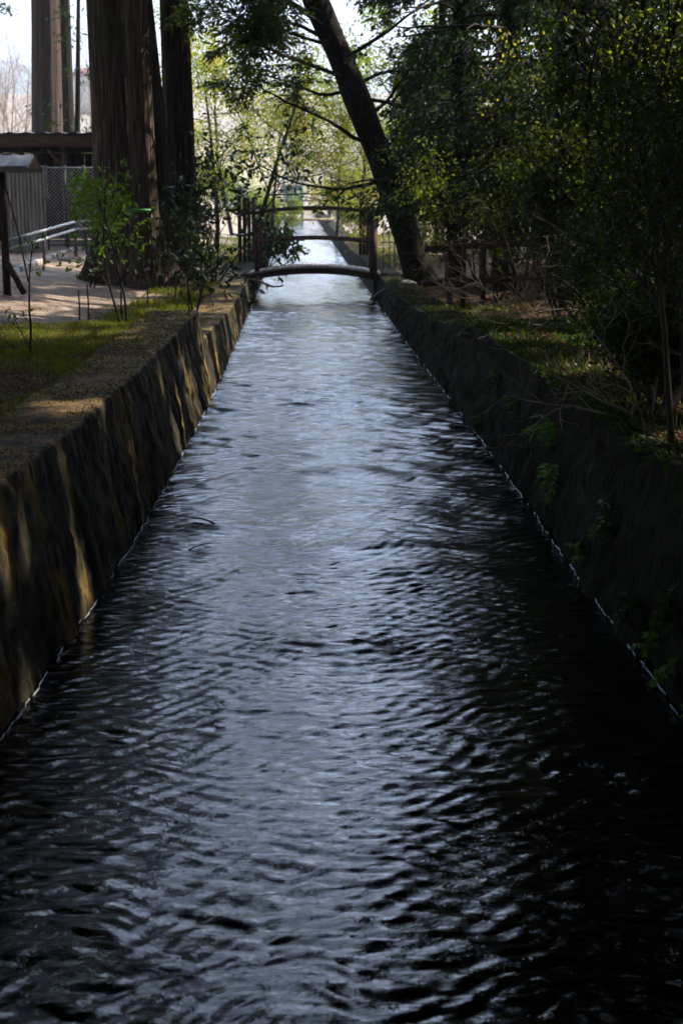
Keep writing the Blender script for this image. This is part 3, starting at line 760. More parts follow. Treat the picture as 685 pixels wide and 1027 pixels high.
for i, (x, y, h, z0, rm) in enumerate([(-5.4, 8.0, 17, 5.5, 3.6), (-5.2, 12.5, 18, 5.5, 3.4), (-8.6, 22.5, 22, 6.0, 6.0), (-4.6, 3.5, 15, 5, 3.6), (-9.5, 31, 24, 8, 5.5)]):  # extra cedars out of view, added to darken the water's left side
    conifer('broad unseen cedar added over the left bank to darken the water, %s along the canal' % ('first second third fourth fifth'.split()[i]), 'cedars left of the view', (x, y, float(zg(x, y))), (0, 0), h, .35, .14, z0, rm, 90, 140, 230 + i, ls=.3, lw=.12, gap=over_canal, cone=.3)
for i, (x, y, h, z0, rm) in enumerate([(4.4, 5.5, 18, 7, 6.0), (4.0, 11.0, 19, 6.0, 6.4), (-4.3, 6.0, 18, 7, 5.6), (4.2, 0.5, 17, 7, 5.5), (-4.6, 0, 17, 7, 5.5), (4.3, 16.5, 18, 6.6, 6.4), (-5.0, 14.8, 18, 6.6, 5.6), (4.9, 21, 18, 7.5, 6.4)]):  # added crowns close off the high sky, darkening the reflecting water
    conifer('unseen wide-crowned tree added high over the near canal to darken it, %s of them' % ('first second third fourth fifth sixth seventh eighth'.split()[i]), 'unseen trees added over the near canal', (x, y, float(zg(x, y))), (0, 0), h, .3, .12, z0, rm, 120, 150, 270 + i, ls=.28, lw=.13, leaf='leaf_forest', cone=.3, gap=over_canal)
for i, (x, y) in enumerate([(-7, -7), (-3.2, -11), (1.5, -13), (5, -8), (9, -12), (-10, -13), (3.4, -3.5), (-4.2, -3)]):  # added out of view to block sky light from behind
    conifer('tall unseen conifer added behind the viewpoint to cut sky light, %s of them' % ('first second third fourth fifth sixth seventh eighth'.split()[i]), 'unseen conifers added behind the viewpoint', (x, y, float(zg(x, y))), (0, 0), 17, .3, .1, 2.5 if abs(x) > 3 else 3.5, 4.6, 90, 130, 250 + i, ls=.34, lw=.16, leaf='leaf_forest', bark='bark_dark', cone=.3, limb=False)

# ------------------------------------------------------------------ left bank: buildings, fence, board
def shed():
    y0 = 38.0; L, Rr = at(-60, 190, y0)[0], at(104, 190, y0)[0]; zt = at(0, 134, y0)[2]; zb = at(0, 147, y0)[2]
    g = float(zg(-8, 38)); e = empty('open_shed', ((L+Rr)/2, y0, g), 'long open wooden shed with a low dark roof behind the corrugated fence', 'shed')
    o = e.location
    org = np.array(o)
    mb = MB()
    V = []
    for x in np.linspace(L, Rr, 60):
        V.append([[x, y0 - .1 + s*6.5, zt + .02 + s*.0 + .5*min(s, 1-s)*2*.12 + .018*math.sin(x*16)] for s in np.linspace(0, 1, 6)])
    V = np.array(V); V2 = V.copy(); V2[..., 2] -= .04
    mb.grid(V[::-1]); mb.grid(V2); mb.build('roof', M['metal_dark'], e, origin=org)
    for dy in (0, 6.3):
        mb = MB(); mb.box(((L+Rr)/2, y0 + dy, (zt+zb)/2 - .01), (Rr-L, .06, zt-zb)); mb.build('fascia', M['wood_brown'], e, origin=org)
    mb = MB()
    for k, x in enumerate(np.arange(L, Rr, .22)): mb.box((x + .11, y0 + 5.9, (g + zb)/2), (.212, .03, zb-g-.05))
    mb.build('back_wall', M['wood_dark'], e, origin=org)
    mb = MB(); mb.box((Rr - .1, y0 + 3, (g+zb)/2 + .0), (.04, 5.7, zb-g-.06)); mb.build('end_wall', M['wood_dark'], e, origin=org)
    for px in (-20, 22, 66, 100):
        x = at(px, 190, y0 + .3)[0]; mb = MB(); mb.box((x, y0 + .3, (g+zb)/2), (.13, .13, zb-g)); mb.build('post', M['wood_brown'], e, origin=org)
    for a, b_ in ((22, 44), (66, 48)):
        p, q = at(b_ if a == 22 else b_, 150, y0 + .3), at(a, 170, y0 + .3); mb = MB(); mb.bar(p, q, .07, .09, (0, 1, 0)); mb.build('brace', M['wood_brown'], e, origin=org)
    mb = MB()
    for k in range(9):
        x = L + (Rr-L)*(k+.5)/9; mb.box((x, y0 + 3.1, zb + .03), (.07, 6.1, .1))
    mb.build('rafters', M['wood_dark'], e, origin=org)
shed()

def corrugated_fence():
    y0 = 35.5; L, Rr = at(7, 190, y0)[0], at(46, 190, y0)[0]; zt = at(0, 167, y0)[2]; g = float(zg(L, y0)) - .05
    e = empty('corrugated_fence', ((L+Rr)/2, y0, g), 'weathered grey corrugated metal fence panel catching the sun behind the handrail', 'fence'); org = np.array(e.location)
    for k in range(2):
        a, b_ = L + (Rr-L)*k/2, L + (Rr-L)*(k+1)/2; n = 60; xs = np.linspace(a + .004, b_ - .004, n)
        V = np.array([[[x, y0 + .025*math.sin(x*2*math.pi/.09) - .02*k, z + .02*k] for x in xs] for z in (g, (g+zt)/2, zt)])
        mb = MB(); mb.grid(V); mb.build('metal_sheet', M['metal_corr'], e, smooth=True, origin=org)
    for z in (zt - .15, g + .4):
        mb = MB(); mb.box(((L+Rr)/2, y0 + .07, z), (Rr-L, .05, .07)); mb.build('rail', M['wood_dark'], e, origin=org)
corrugated_fence()

def chain_fence():
    y0 = 36.4; L, Rr = at(47, 190, y0)[0], at(104, 190, y0)[0]; zt = at(0, 168, y0)[2]; g = float(zg(L, y0))
    e = empty('chain_link_fence', ((L+Rr)/2, y0, g), 'chain link fence in grey frames between the corrugated panel and the big trunk', 'fence'); org = np.array(e.location)
    xs = np.linspace(L, Rr, 4)
    for x in xs:
        mb = MB(); mb.tube([[x, y0, g - .1], [x, y0, zt + .06]], .025, 8); mb.build('post', M['metal_pale'] if x == xs[-1] else M['metal_dark'], e, origin=org)
    for z in (zt, g + .12, (g+zt)/2):
        mb = MB(); mb.tube([[L, y0, z], [Rr, y0, z]], .016, 6); mb.build('rail', M['metal_dark'] if z != zt else M['metal_pale'], e, origin=org)
    mb = MB(); h = zt - g - .12; step = .09
    for k in range(int((Rr-L+h)/step)):
        for s_ in (1, -1):
            x0 = L - h + k*step if s_ > 0 else L + k*step
            za, zb = g + .12, zt; xa, xb = x0, x0 + h*s_
            if s_ < 0: xa, xb = x0, x0 - h
            t0 = max(0, min(1, (L-xa)/(xb-xa))) if s_ > 0 else max(0, (xa-Rr)/(xa-xb))
            t1 = min(1, (Rr-xa)/(xb-xa)) if s_ > 0 else min(1, (xa-L)/(xa-xb))
            if t1 - t0 < .02: continue
            p = np.array([xa, y0, za]); q = np.array([xb, y0, zb])
            mb.tube([p + (q-p)*t0, p + (q-p)*t1], .004, 3, cap=False)
    mb.build('wire_mesh', M['metal_pale'], e, origin=org)
chain_fence()

def handrail():
    pts_px = [(2, 27.5, 243), (77, 34.5, 222), (118, 35.3, 222)]
    P = []
    for px, y, py in pts_px:
        p = at(px, py, y); P.append(p)
    org = np.array([P[0][0], P[0][1], float(zg(P[0][0], P[0][1]))])
    e = empty('handrail', org, 'pale two-bar metal handrail sloping along the back of the earth path', 'railing')
    for k, dz in enumerate((0, -.17)):
        mb = MB()
        for a, b_ in zip(P[:-1], P[1:]): mb.tube([a + np.array([0, 0, dz]), b_ + np.array([0, 0, dz])], .028, 8)
        mb.build('rail', M['metal_pale'], e, smooth=True, origin=org)
    for t in (.02, .5, .97, 1.6):
        i = int(t); f = t - i; q = P[i]*(1-f) + P[i+1]*f; mb = MB()
        mb.tube([[q[0], q[1], float(zg(q[0], q[1])) - .05], [q[0], q[1], q[2] - .02]], .035, 8); mb.build('post', M['metal_dark'], e, smooth=True, origin=org)
    # kerb stones below
    K = [gnd(8, 277), gnd(40, 264), gnd(72, 252), gnd(104, 249)]
    e2 = empty('kerb', K[0], 'low row of pale kerb stones edging the path under the handrail', 'kerb'); org = np.array(e2.location)
    for a, b_ in zip(K[:-1], K[1:]):
        n = 4
        for j in range(n):
            p, q = a + (b_-a)*(j + .02)/n, a + (b_-a)*(j + .98)/n; mb = MB(); mb.bar(p + [0, 0, .03], q + [0, 0, .03], .14, .12); mb.build('kerb_stone', M['kerb'], e2, origin=org)
handrail()

def notice_board():
    y0 = 23.0; c = at(-12, 190, y0); x = c[0]; g = float(zg(x, y0)); org = np.array([x, y0, g])
    e = empty('notice_board', org, 'roofed wooden notice board at the left edge with a grey sheet metal roof', 'notice board')
    zr = at(0, 168, y0)[2]; xr = at(36, 190, y0)[0]; xl = x - (xr - x)
    for s_ in (-1, 1):
        V = []
        for u in np.linspace(0, 1, 46):
            V.append([[xl + (xr-xl)*u, y0 + s_*.55*v, zr + .18*(1-v) + .012*(math.sin(u*46*.9) > 0)] for v in np.linspace(0, 1, 4)])
        V = np.array(V); V2 = V.copy(); V2[..., 2] -= .03
        mb = MB(); mb.grid(V if s_ < 0 else V[::-1]); mb.grid(V2[::-1] if s_ < 0 else V2)
        mb.bar([xl, y0 + s_*.54, zr - .03], [xr, y0 + s_*.54, zr - .03], .03, .09); mb.build('roof', M['roof_grey'], e, origin=org)
    for px in (-27, 3):
        q = at(px, 190, y0)[0]; mb = MB(); mb.box((q, y0, (g + zr)/2), (.1, .1, zr - g + .1)); mb.build('post', M['wood_dark'], e, origin=org)
        mb = MB(); mb.box((q, y0, zr + .01), (.07, .95, .07)); mb.build('crossbeam', M['wood_dark'], e, origin=org)
        mb = MB(); mb.bar([q, y0, g + .5], [q + (.28 if px > 0 else -.2), y0 - .1, g], .08, .08, (0, 1, 0)); mb.build('brace', M['wood_dark'], e, origin=org)
    q0, q1 = at(-25, 190, y0)[0], at(1, 190, y0)[0]
    mb = MB(); mb.box(((q0+q1)/2, y0 - .0, g + 1.2), (q1-q0 - .06, .03, .85)); mb.build('panel', M['wood_brown'], e, origin=org)
    # leaning pole
    p, q = gnd(29, 283), at(4, 180, 22.0); mb = MB(); mb.tube([p, (p+q)/2 + [0.03, 0, 0], q], [.016, .014, .01], 6)
    o = mb.build('leaning_pole', M['wood_dark'], smooth=True); tag(o, 'thin dark pole leaning up to the left in front of the notice board', 'pole')
notice_board()

# ------------------------------------------------------------------ footbridge
def footbridge():
    yb = 32.6
    A, B = at(257.5, 270, yb), at(374, 270, yb)
    c = (A + B)/2; org = np.array([c[0], yb, .5]); e = empty('footbridge', org, 'small arched wooden footbridge with brown rails crossing the canal', 'bridge')
    W = B[0] - A[0]; hd = .62        # half depth of the deck
    xs = np.linspace(-W/2 - .05, W/2 + .1, 40)
    zend = at(0, 273, yb)[2]; rise = .12
    f = lambda x: rise*(1 - (2*x/W)**2)
    w0, w1 = A[0] - .1, B[0] + .3
    # planks
    mb = MB(); n = 28; step = (W + .3)/n
    for k in range(n):
        x = -W/2 - .15 + (k+.5)*step; z = f(x); sl = -8*rise*x/W**2*1.0
        rot = Matrix.Rotation(-math.atan(sl), 3, 'Y')
        mb.box((c[0] + x, yb, zend + z + .02), (step*.94, hd*2 + .1, .04), rot)
    mb.build('deck', M['wood_deck'], e, origin=org)
    for s_ in (-1, 1):
        V = []
        for x in np.linspace(-W/2 - .22, W/2 + .28, 30):
            z = f(x)
            V.append([[c[0] + x, yb + s_*hd + dy, zend + z + dz] for dy, dz in ((-.04, -.12), (-.04, -.003), (.04, -.003), (.04, -.12), (-.04, -.12))])
        mb = MB(); mb.grid(np.array(V)[::-1]); mb.build('arched_beam', M['wood_dark'], e, origin=org)
        yy = yb + s_*(hd - .02)
        # posts
        for k, (px, w) in enumerate(((257.5, .10), (374.5, .17))):
            x = at(px, 240, yb - hd)[0]; mb = MB(); mb.box((x, yy, zend + .55 - .06), (w, .10 if k == 0 else .14, 1.22)); mb.build('post', M['wood_red'], e, origin=org)
        # handrail: arched
        def arc(z0, rs, x0, x1, w, h, nm, oy=0):
            V = []
            for t in np.linspace(0, 1, 28):
                x = x0 + (x1-x0)*t; z = z0 + rs*(1 - (2*t-1)**2)
                V.append([[x, yy + oy + a*w/2, z + b_*h/2] for a, b_ in ((-1, -1), (-1, 1), (1, 1), (1, -1), (-1, -1))])
            V = np.array(V); mb = MB(); mb.grid(V[::-1]); k = 5
            mb.f += [(0, 1, 2, 3), (27*5 + 3, 27*5 + 2, 27*5 + 1, 27*5)]
            mb.build(nm, M['wood_red'], e, origin=org)
        xl, xr = at(252, 240, yb-hd)[0], at(381, 240, yb-hd)[0]
        zr = at(0, 214, yb - hd)[2]
        arc(zr, .11, xl, xr, .13, .07, 'handrail')
        zm = at(0, 243.5, yb - hd)[2]
        arc(zm, .09, at(257, 240, yb-hd)[0], at(374, 240, yb-hd)[0], .05, .055, 'middle_rail', .0)
    for s_ in (-1, 1):
        xx = c[0] + s_*(W/2 + .16)
        mb = MB(); mb.box((xx, yb, .36), (.3, 1.5, .34)); mb.build('abutment', M['wall_dark'], e, origin=org)
footbridge()
beam(on_plane(262, 266, .66), on_plane(372, 265, .66), .7)
beam(at(254, 212, 31.6), at(380, 212, 31.6), .12)

# flat crossings further up the canal and the sluice
def crossing(px0, px1, y, mat, label, z=.62, depth=1.0, th=.12):
    x0, x1 = at(px0, 200, y)[0], at(px1, 200, y)[0]
    x0 = min(x0, XL(y) - .3); x1 = max(x1, XR(y) + .3)
    org = np.array([(x0+x1)/2, y, z]); e = empty('plank_crossing', org, label, 'crossing', 'flat plank crossings over the far canal')
    mb = MB()
    for k in range(4): mb.box(((x0+x1)/2, y - depth/2 + depth*(k+.5)/4, z), (x1-x0, depth/4*.94, th)); 
    mb.build('planks', M[mat], e, origin=org)
    for x in (x0 + .2, x1 - .2):
        mb = MB(); mb.box((x, y, z - .16), (.2, depth*.9, .2)); mb.build('bearer', M['wood_dark'], e, origin=org)
crossing(285, 333, 84, 'bamboo', 'pale timber crossing just behind the bridge handrail, nearest of the far crossings', z=.68)
crossing(279, 334, 97, 'wood_red', 'reddish plank crossing in the middle of the far crossings', z=1.05, depth=1.4)
crossing(281, 315, 112, 'wood_red', 'reddish plank crossing farthest up the canal, below the turquoise gate', z=1.5, depth=1.6)
def sluice():
    y = 127.0; x0, x1 = at(285, 190, y)[0], at(303, 190, y)[0]; zb = .2; zt = at(0, 185, y)[2]
    cx = (x0+x1)/2; org = np.array([cx, y, 0]); e = empty('sluice_gate', org, 'turquoise steel sluice gate with a thin spindle at the head of the canal', 'sluice gate')
    mb = MB(); mb.box((cx, y, (zb+zt)/2), (x1-x0 - .2, .08, zt-zb - .15)); mb.build('gate_leaf', M['turquoise'], e, origin=org)
    for k in range(4):
        mb = MB(); mb.box((cx, y - .08, zb + (zt-zb)*(k+.6)/4.4), (x1-x0-.2, .08, .08)); mb.build('rib', M['turquoise'], e, origin=org)
    for x in (x0, x1):
        mb = MB(); mb.box((x, y, (zt)/2 + .3), (.18, .24, zt + .6)); mb.build('frame_post', M['turquoise'], e, origin=org)
    mb = MB(); mb.box((cx, y, zt + .65), (x1-x0 + .3, .26, .16)); mb.build('crossbeam', M['turquoise'], e, origin=org)
    mb = MB(); mb.tube([[cx + .05, y, zt], [cx + .05, y, at(0, 152, y)[2]]], .06, 8); mb.build('spindle', M['metal_pale'], e, origin=org)
    mb = MB(); a = np.linspace(0, 2*math.pi, 17); z = zt + 1.0; mb.tube(np.stack([cx + .05 + .3*np.cos(a), y + .3*np.sin(a), np.full(17, z)], -1), .03, 6); mb.bar([cx - .25, y, z], [cx + .35, y, z], .03, .03); mb.build('handwheel', M['metal_pale'], e, origin=org)
sluice()

# ------------------------------------------------------------------ car park on the left far bank
def car(loc, rz, paint, label):
    e = empty('parked_car', loc, label, 'car', 'cars parked beyond the maples'); e.rotation_euler = (0, 0, rz)
    prof = [(-2.1, .25), (-2.12, .75), (-1.9, .95), (-1.45, 1.02), (-.95, 1.45), (.7, 1.5), (1.55, 1.05), (2.05, .95), (2.12, .6), (2.08, .25)]
    wid = [.78, .84, .84, .82, .66, .66, .82, .84, .82, .78]
    mb = MB(); V = []
    for (x, z), w in zip(prof, wid): V.append([[x, -w, z], [x, w, z]])
    V = np.array(V); n = len(prof); mb.grid(V)
    mb.f.append(tuple(range(0, 2*n, 2))[::-1]); mb.f.append(tuple(range(1, 2*n, 2)))
    mb.f.append((0, 1, 2*n-1, 2*n-2)); mb.build('body', M[paint], e)
    for s_ in (-1, 1):
        mb = MB(); q = [(-1.25, 1.06), (-.88, 1.4), (.62, 1.44), (1.35, 1.08)]; f = lambda z: (.82 - (z-1.02)/.45*.16) + .012
        mb.add([[x, s_*f(z), z] for x, z in q], [(0, 1, 2, 3) if s_ < 0 else (3, 2, 1, 0)]); mb.build('side_window', M['glass'], e)
    for q, nm in (([(-1.5, 1.04), (-1.0, 1.42)], 'rear_window'), ([(1.5, 1.1), (.78, 1.47)], 'windscreen')):
        s_ = -1 if q[0][0] < 0 else 1
        mb = MB(); mb.add([[q[0][0] + s_*.02, -.72, q[0][1] + .012], [q[0][0] + s_*.02, .72, q[0][1] + .012], [q[1][0] + s_*.02, .6, q[1][1] + .012], [q[1][0] + s_*.02, -.6, q[1][1] + .012]], [(0, 1, 2, 3)]); mb.build(nm, M['glass'], e)
    for x in (-1.35, 1.35):
        for s_ in (-1, 1):
            mb = MB(); mb.tube([[x, s_*.68, .32], [x, s_*.87, .32]], .32, 16); w = mb.build('wheel', M['tyre'], e)
            mb = MB(); mb.tube([[x, s_*.8, .32], [x, s_*.885, .32]], .19, 12); mb.build('rim', M['metal_pale'], w)
    for s_ in (-1, 1):
        mb = MB(); mb.box((2.09, s_*.62, .78), (.08, .28, .14)); mb.build('headlight', M['metal_pale'], e)
        mb = MB(); mb.box((-2.12, s_*.66, .82), (.06, .22, .16)); mb.build('tail_light', M['lamp_red'], e)
    return e
for px, y, rz, paint, lab in ((203, 88, R(4), 'paint_white', 'white car parked leftmost beside the straight cedar trunk'), (232, 90, R(-80), 'paint_silver', 'silver car parked behind the thin maple trunk'), (248, 93, R(-84), 'paint_red', 'red car parked rightmost, half hidden by maple leaves')):
    x = at(px, 190, y)[0]; car((x, y, float(zg(x, y))), rz, paint, lab)

def house():
    y = 430; c = at(93, 90, y); g = float(zg(c[0], y)); org = np.array([c[0], y, g]); e = empty('distant_house', org, 'distant pale house with a red roof glimpsed between the left trunks', 'house')
    zt = at(0, 78, y)[2]
    mb = MB(); mb.box((c[0], y, (g + zt)/2), (9, 7, zt - g)); mb.build('wall', M['white_wall'], e, origin=org)
    mb = MB(); x0, x1 = c[0] - 5, c[0] + 5
    V = [[x0, y-4, zt], [x1, y-4, zt], [x1, y+4, zt], [x0, y+4, zt], [x0 + .5, y, zt + 2.6], [x1 - .5, y, zt + 2.6]]
    mb.add(V, [(0, 1, 5, 4), (2, 3, 4, 5), (1, 2, 5), (3, 0, 4), (3, 2, 1, 0)]); mb.build('roof', M['red_roof'], e, origin=org)
    for k in (-2.6, 0, 2.6):
        mb = MB(); mb.box((c[0] + k, y - 3.5, zt - 1.8), (1.3, .1, 1.3)); mb.build('window', M['glass'], e, origin=org)
house()

# ------------------------------------------------------------------ fences on the right
def log_fence():
    y0 = 23.6; org = gnd(487, 300); x0, x1 = at(424, 190, y0)[0], at(566, 190, y0)[0]
    e = empty('log_fence', org, 'dark log fence with two thick rails on the right bank near the leaning tree', 'fence')
    r = np.random.RandomState(4)
    for py in (247, 282):
        p = at(426 if py == 247 else 424, py + 2, y0 - .06); q = at(566, py - 5, y0 + .5)
        mb = MB(); t = np.linspace(0, 1, 9)[:, None]; mb.tube(p*(1-t) + q*t + r.normal(size=(9, 3))*.008, .052, 9); mb.build('rail', M['wood_dark'], e, smooth=True, origin=org)
    for px in (453, 467, 488, 556):
        x = at(px, 190, y0)[0]; yy = y0 + (px - 424)/140*.5 + .06; g = float(zg(x, yy)); mb = MB(); mb.tube([[x, yy, g - .1], [x, yy, at(0, 236 + (px % 5)*2, y0)[2]]], .045, 9); mb.build('post', M['wood_dark'], e, smooth=True, origin=org)
log_fence()
def bamboo_fence(pxs, y, ptop, label, mat, dy=0, rails=(214, 232, 243), name='bamboo_fence', zbot=None, rad=.018):
    org = np.array([at(pxs[0], 190, y)[0], y, .5]); e = empty(name, org, label, 'fence')
    for i, px in enumerate(pxs):
        yy = y + dy*i; x = at(px, 190, yy)[0]; g = float(zg(x, yy)); mb = MB(); mb.tube([[x, yy, g - .1], [x, yy, at(0, ptop + (i*7 % 5), yy)[2]]], rad, 7); mb.build('post', M[mat], e, smooth=True, origin=org)
    for py in rails:
        p = at(pxs[0] - 3, py, y - .03); q = at(pxs[-1] + 3, py - 1, y + dy*(len(pxs)-1) - .03); mb = MB(); mb.tube([p, (p+q)/2, q], rad*.8, 7); mb.build('rail', M[mat], e, smooth=True, origin=org)
bamboo_fence([385, 391, 396, 402, 432, 441], 35.2, 222, 'thin sunlit bamboo fence behind the leaning trunk, right of the bridge', 'bamboo', rails=(228, 243, 256))
beam(at(390, 230, 35), at(440, 225, 35), .5); beam(gnd(392, 287), gnd(436, 281), .13)
bamboo_fence([240, 245, 249.5, 254], 38.5, 197, 'row of dark pointed pickets at the left end of the bridge', 'wood_dark', rails=(215, 236), name='picket_fence', rad=.05)
def gate_panel():
    y = 43; x0, x1 = at(360, 190, y)[0], at(374, 190, y)[0]; g = float(zg(x1, y)); org = np.array([(x0+x1)/2, y, g]); e = empty('board_screen', org, 'dark upright board screen with a slanting top beyond the bridge', 'screen')
    n = 4
    for k in range(n):
        a, b_ = x0 + (x1-x0)*(k+.03)/n, x0 + (x1-x0)*(k+.97)/n; z0 = at(0, 199 + k*1.6, y)[2]; mb = MB()
        mb.box(((a+b_)/2, y, (g-.4+z0)/2), (b_-a, .04, z0-g+.4)); mb.build('board', M['wood_dark'], e, origin=org)
gate_panel()

# ------------------------------------------------------------------ leaning tree on the right
def leaning_tree():
    r = np.random.RandomState(8); y = 30.0
    P = [at(425, 285, y), at(412, 250, y), at(394, 190, y), at(370, 130, y), at(345, 65, y), at(316, 0, y)]
    P[0][2] = float(zg(P[0][0], y)) - .1
    d = P[-1] - P[-2]
    for k in range(1, 5): P.append(P[-1] + d*(.8 - .05*k) + np.array([.06*k, .25, .05*k]))
    P = np.array(P); org = P[0].copy()
    e = empty('leaning_tree', org, 'dark trunk leaning left across the canal, right of the footbridge', 'tree')
    t = np.linspace(0, 1, len(P)); tt = np.linspace(0, 1, 40)
    Q = np.stack([np.interp(tt, t, P[:, i]) for i in range(3)], -1)
    k = np.array([1, 2, 3, 2, 1.])/9
    for i in range(3): Q[2:-2, i] = np.convolve(Q[:, i], k, 'valid')
    rad = np.interp(tt, [0, .06, .2, .55, 1], [.34, .29, .27, .24, .10]); rad *= 1 + .05*np.sin(tt*37)
    mb = MB(); mb.tube(Q, rad, 16)
    # limbs drawn where the photograph shows them
    limbs = [[(380, 150), (330, 122), (290, 100), (262, 84)], [(392, 178), (345, 190), (300, 182), (262, 165)], [(385, 165), (420, 150), (460, 170), (500, 178)],
             [(366, 120), (395, 95), (420, 60), (450, 30)], [(350, 80), (300, 60), (262, 46), (236, 40)], [(335, 42), (290, 22), (250, 14), (220, 10)], [(340, 60), (380, 40), (410, 15), (440, -8)],
             [(355, 90), (320, 96), (280, 78), (240, 70)], [(325, 20), (285, -5), (250, -20), (228, -25)], [(342, 50), (305, 38), (268, 24), (232, 22)], [(330, 30), (300, 8), (270, -2), (240, -8)], [(352, 85), (385, 72), (410, 70), (440, 66)], [(360, 100), (400, 105), (430, 120), (470, 128)]]
    tips = []; out = []
    C = dict(seg=[5, 4], wig=[.16, .2], up=[.02, -.03], nb=[4], ang=[.7], lr=[.55], rr=[.5], t0=[.2], rmin=.003)
    for li, L in enumerate(limbs):
        yy = y - r.uniform(-.5, 3.5)*np.linspace(0, 1, len(L)); pts = np.array([at(px, py, yv) for (px, py), yv in zip(L, yy)])
        pts = np.stack([np.interp(np.linspace(0, 1, 13), np.linspace(0, 1, len(L)), pts[:, i]) for i in range(3)], -1); pts[1:-1] = (pts[:-2] + pts[1:-1]*2 + pts[2:])/4
        pts[1:] += np.cumsum(r.normal(size=(12, 3))*.012, 0)
        mb.tube(pts, np.linspace(.045, .01, 13), 6, cap=False)
        for k in range(7):
            i = r.randint(3, 12); dd = unit(pts[i+1 if i < 12 else i] - pts[i-1]); nd = rot_to(dd, .5 + .4*r.rand(), r.rand()*6.28)
            grow(r, pts[i], nd, r.uniform(.5, 1.1), .009, 0, C, out, tips)
        tips.append(pts[6:])
    for i in range(24, 40, 1):
        for k in range(2):
            nd = rot_to(unit(Q[min(i+1, 39)] - Q[i-1]), 1.0, r.rand()*6.28); grow(r, Q[i], nd, r.uniform(1.2, 2.4), .025, 0, C, out, tips)
    for pts, rr, l in out: mb.tube(pts, rr, 4, cap=False)
    mb.build('trunk', M['bark_black'], e, smooth=True, origin=org)
    # compound leaves: a drooping leaf stalk with paired leaflets
    PP = []; DD = []
    for pts in tips:
        for k in range(6):
            t_ = r.rand()*(len(pts)-1.01); i = int(t_); q = pts[i] + (pts[i+1] - pts[i])*(t_-i)
            if q[0] > at(470, 0, q[1])[0]: continue
            if q[2] < at(0, 92, q[1])[2] and r.rand() < .8: continue
            d = unit(unit(pts[i+1] - pts[i])*.5 + r.normal(size=3)*.55 + [0, 0, -.25]); Ls = r.uniform(.22, .38); s_ = unit(np.cross(d, [r.normal()*.3, r.normal()*.3, 1]))
            for j in range(5):
                for sd_ in (-1, 1):
                    PP.append(q + d*Ls*(j+1)/5 - np.array([0, 0, .04*(j/4)**2])); DD.append(unit(s_*sd_ + d*.55 + r.normal(size=3)*.08 - [0, 0, .2]))
            PP.append(q + d*Ls); DD.append(d)
    PP = np.array(PP); DD = np.array(DD); k = ~lit(PP); PP, DD = PP[k], DD[k]
    me = leaf_mesh('crown', PP - org, DD, .15*r.uniform(.7, 1.15, len(PP)), .042, r); obj('crown', me, M['leaf_walnut'], e)
leaning_tree()

# ------------------------------------------------------------------ maples and far trees
g_m = 'yellow green maples beyond the bridge'
def by(px, y): x = at(px, 190, y)[0]; return np.array([x, y, float(zg(x, y))])
UPR = [(0.02, 0, 1)]
plant('maple_tree', 'yellow green maple with a thin forked trunk behind the left end of the bridge', 'tree', g_m, by(257, 41), MAPLE, [(0, 0, 1)], 4.4, .075, 'leaf_yellow', 26, .085, .06, 301, 'bark_dark', .10, 1.0, .1)
plant('maple_tree', 'yellow green maple right beside the straight cedar trunk', 'tree', g_m, by(214, 46), MAPLE, [(.05, 0, 1)], 5.2, .08, 'leaf_lime', 24, .085, .06, 302, 'bark_dark', .12, 1.0, .1)
plant('maple_tree', 'feathery green maple overhanging the canal behind the leaning trunk', 'tree', g_m, by(365, 52), MAPLE, [(-.25, 0, 1)], 4.6, .07, 'leaf_lime', 22, .085, .05, 303, 'bark_dark', .12, 1.0, .1)
plant('maple_tree', 'sparse lime green maple showing between the leaning trunk and the dark wood', 'tree', g_m, by(425, 50), MAPLE, [(.0, 0, 1)], 6.5, .09, 'leaf_lime', 26, .12, .08, 304, 'bark_dark', .12, 1.0, .1)
plant('maple_tree', 'tall thin maple farther back at the left of the far canal', 'tree', g_m, by(232, 62), MAPLE, [(.0, 0, 1)], 7.0, .09, 'leaf_yellow', 24, .12, .08, 305, 'bark_dark', .14, 1.0, .1)
plant('maple_tree', 'full yellow green maple behind the middle of the bridge, left of the far water', 'tree', g_m, by(272, 56), MAPLE, [(.05, 0, 1)], 5.2, .07, 'leaf_yellow', 13, .085, .055, 306, 'bark_dark', .12, 1.0, .1)
plant('maple_tree', 'low green maple on the far right bank between the water and the leaning trunk', 'tree', g_m, by(338, 60), MAPLE, [(.0, 0, 1)], 4.4, .06, 'leaf_lime', 9, .085, .055, 307, 'bark_dark', .12, 1.0, .1)
g_b = 'bare pale trees beyond the shed'
for i, (px, y, L, lab) in enumerate(((8, 62, 6.5, 'bare pale tree at the left edge beyond the shed roof'), (24, 74, 7.5, 'bare pale tree left of the pinkish trunk beyond the shed'), (84, 60, 6.5, 'bare pale tree between the slender trunk and the thickest cedar'), (98, 78, 8, 'taller bare tree behind the thickest cedar, far beyond the shed'), (290, 120, 7, 'bare pale tree above the sluice gate'), (330, 105, 6, 'bare pale tree on the far right bank behind the bridge rail'), (355, 88, 5, 'low bare tree on the far bank left of the leaning trunk'), (-14, 70, 7, 'bare pale tree just outside the left edge'))):
    plant('bare_tree', lab, 'tree', g_b, by(px, y), BARE, [(0, 0, 1), (.35, 0, 1), (-.35, .1, 1)], L*.75, .05, None, 0, .1, .1, 320 + i, 'twig_pale', carve=False, woodname='trunk')
g_h = 'low bushes on the far banks'
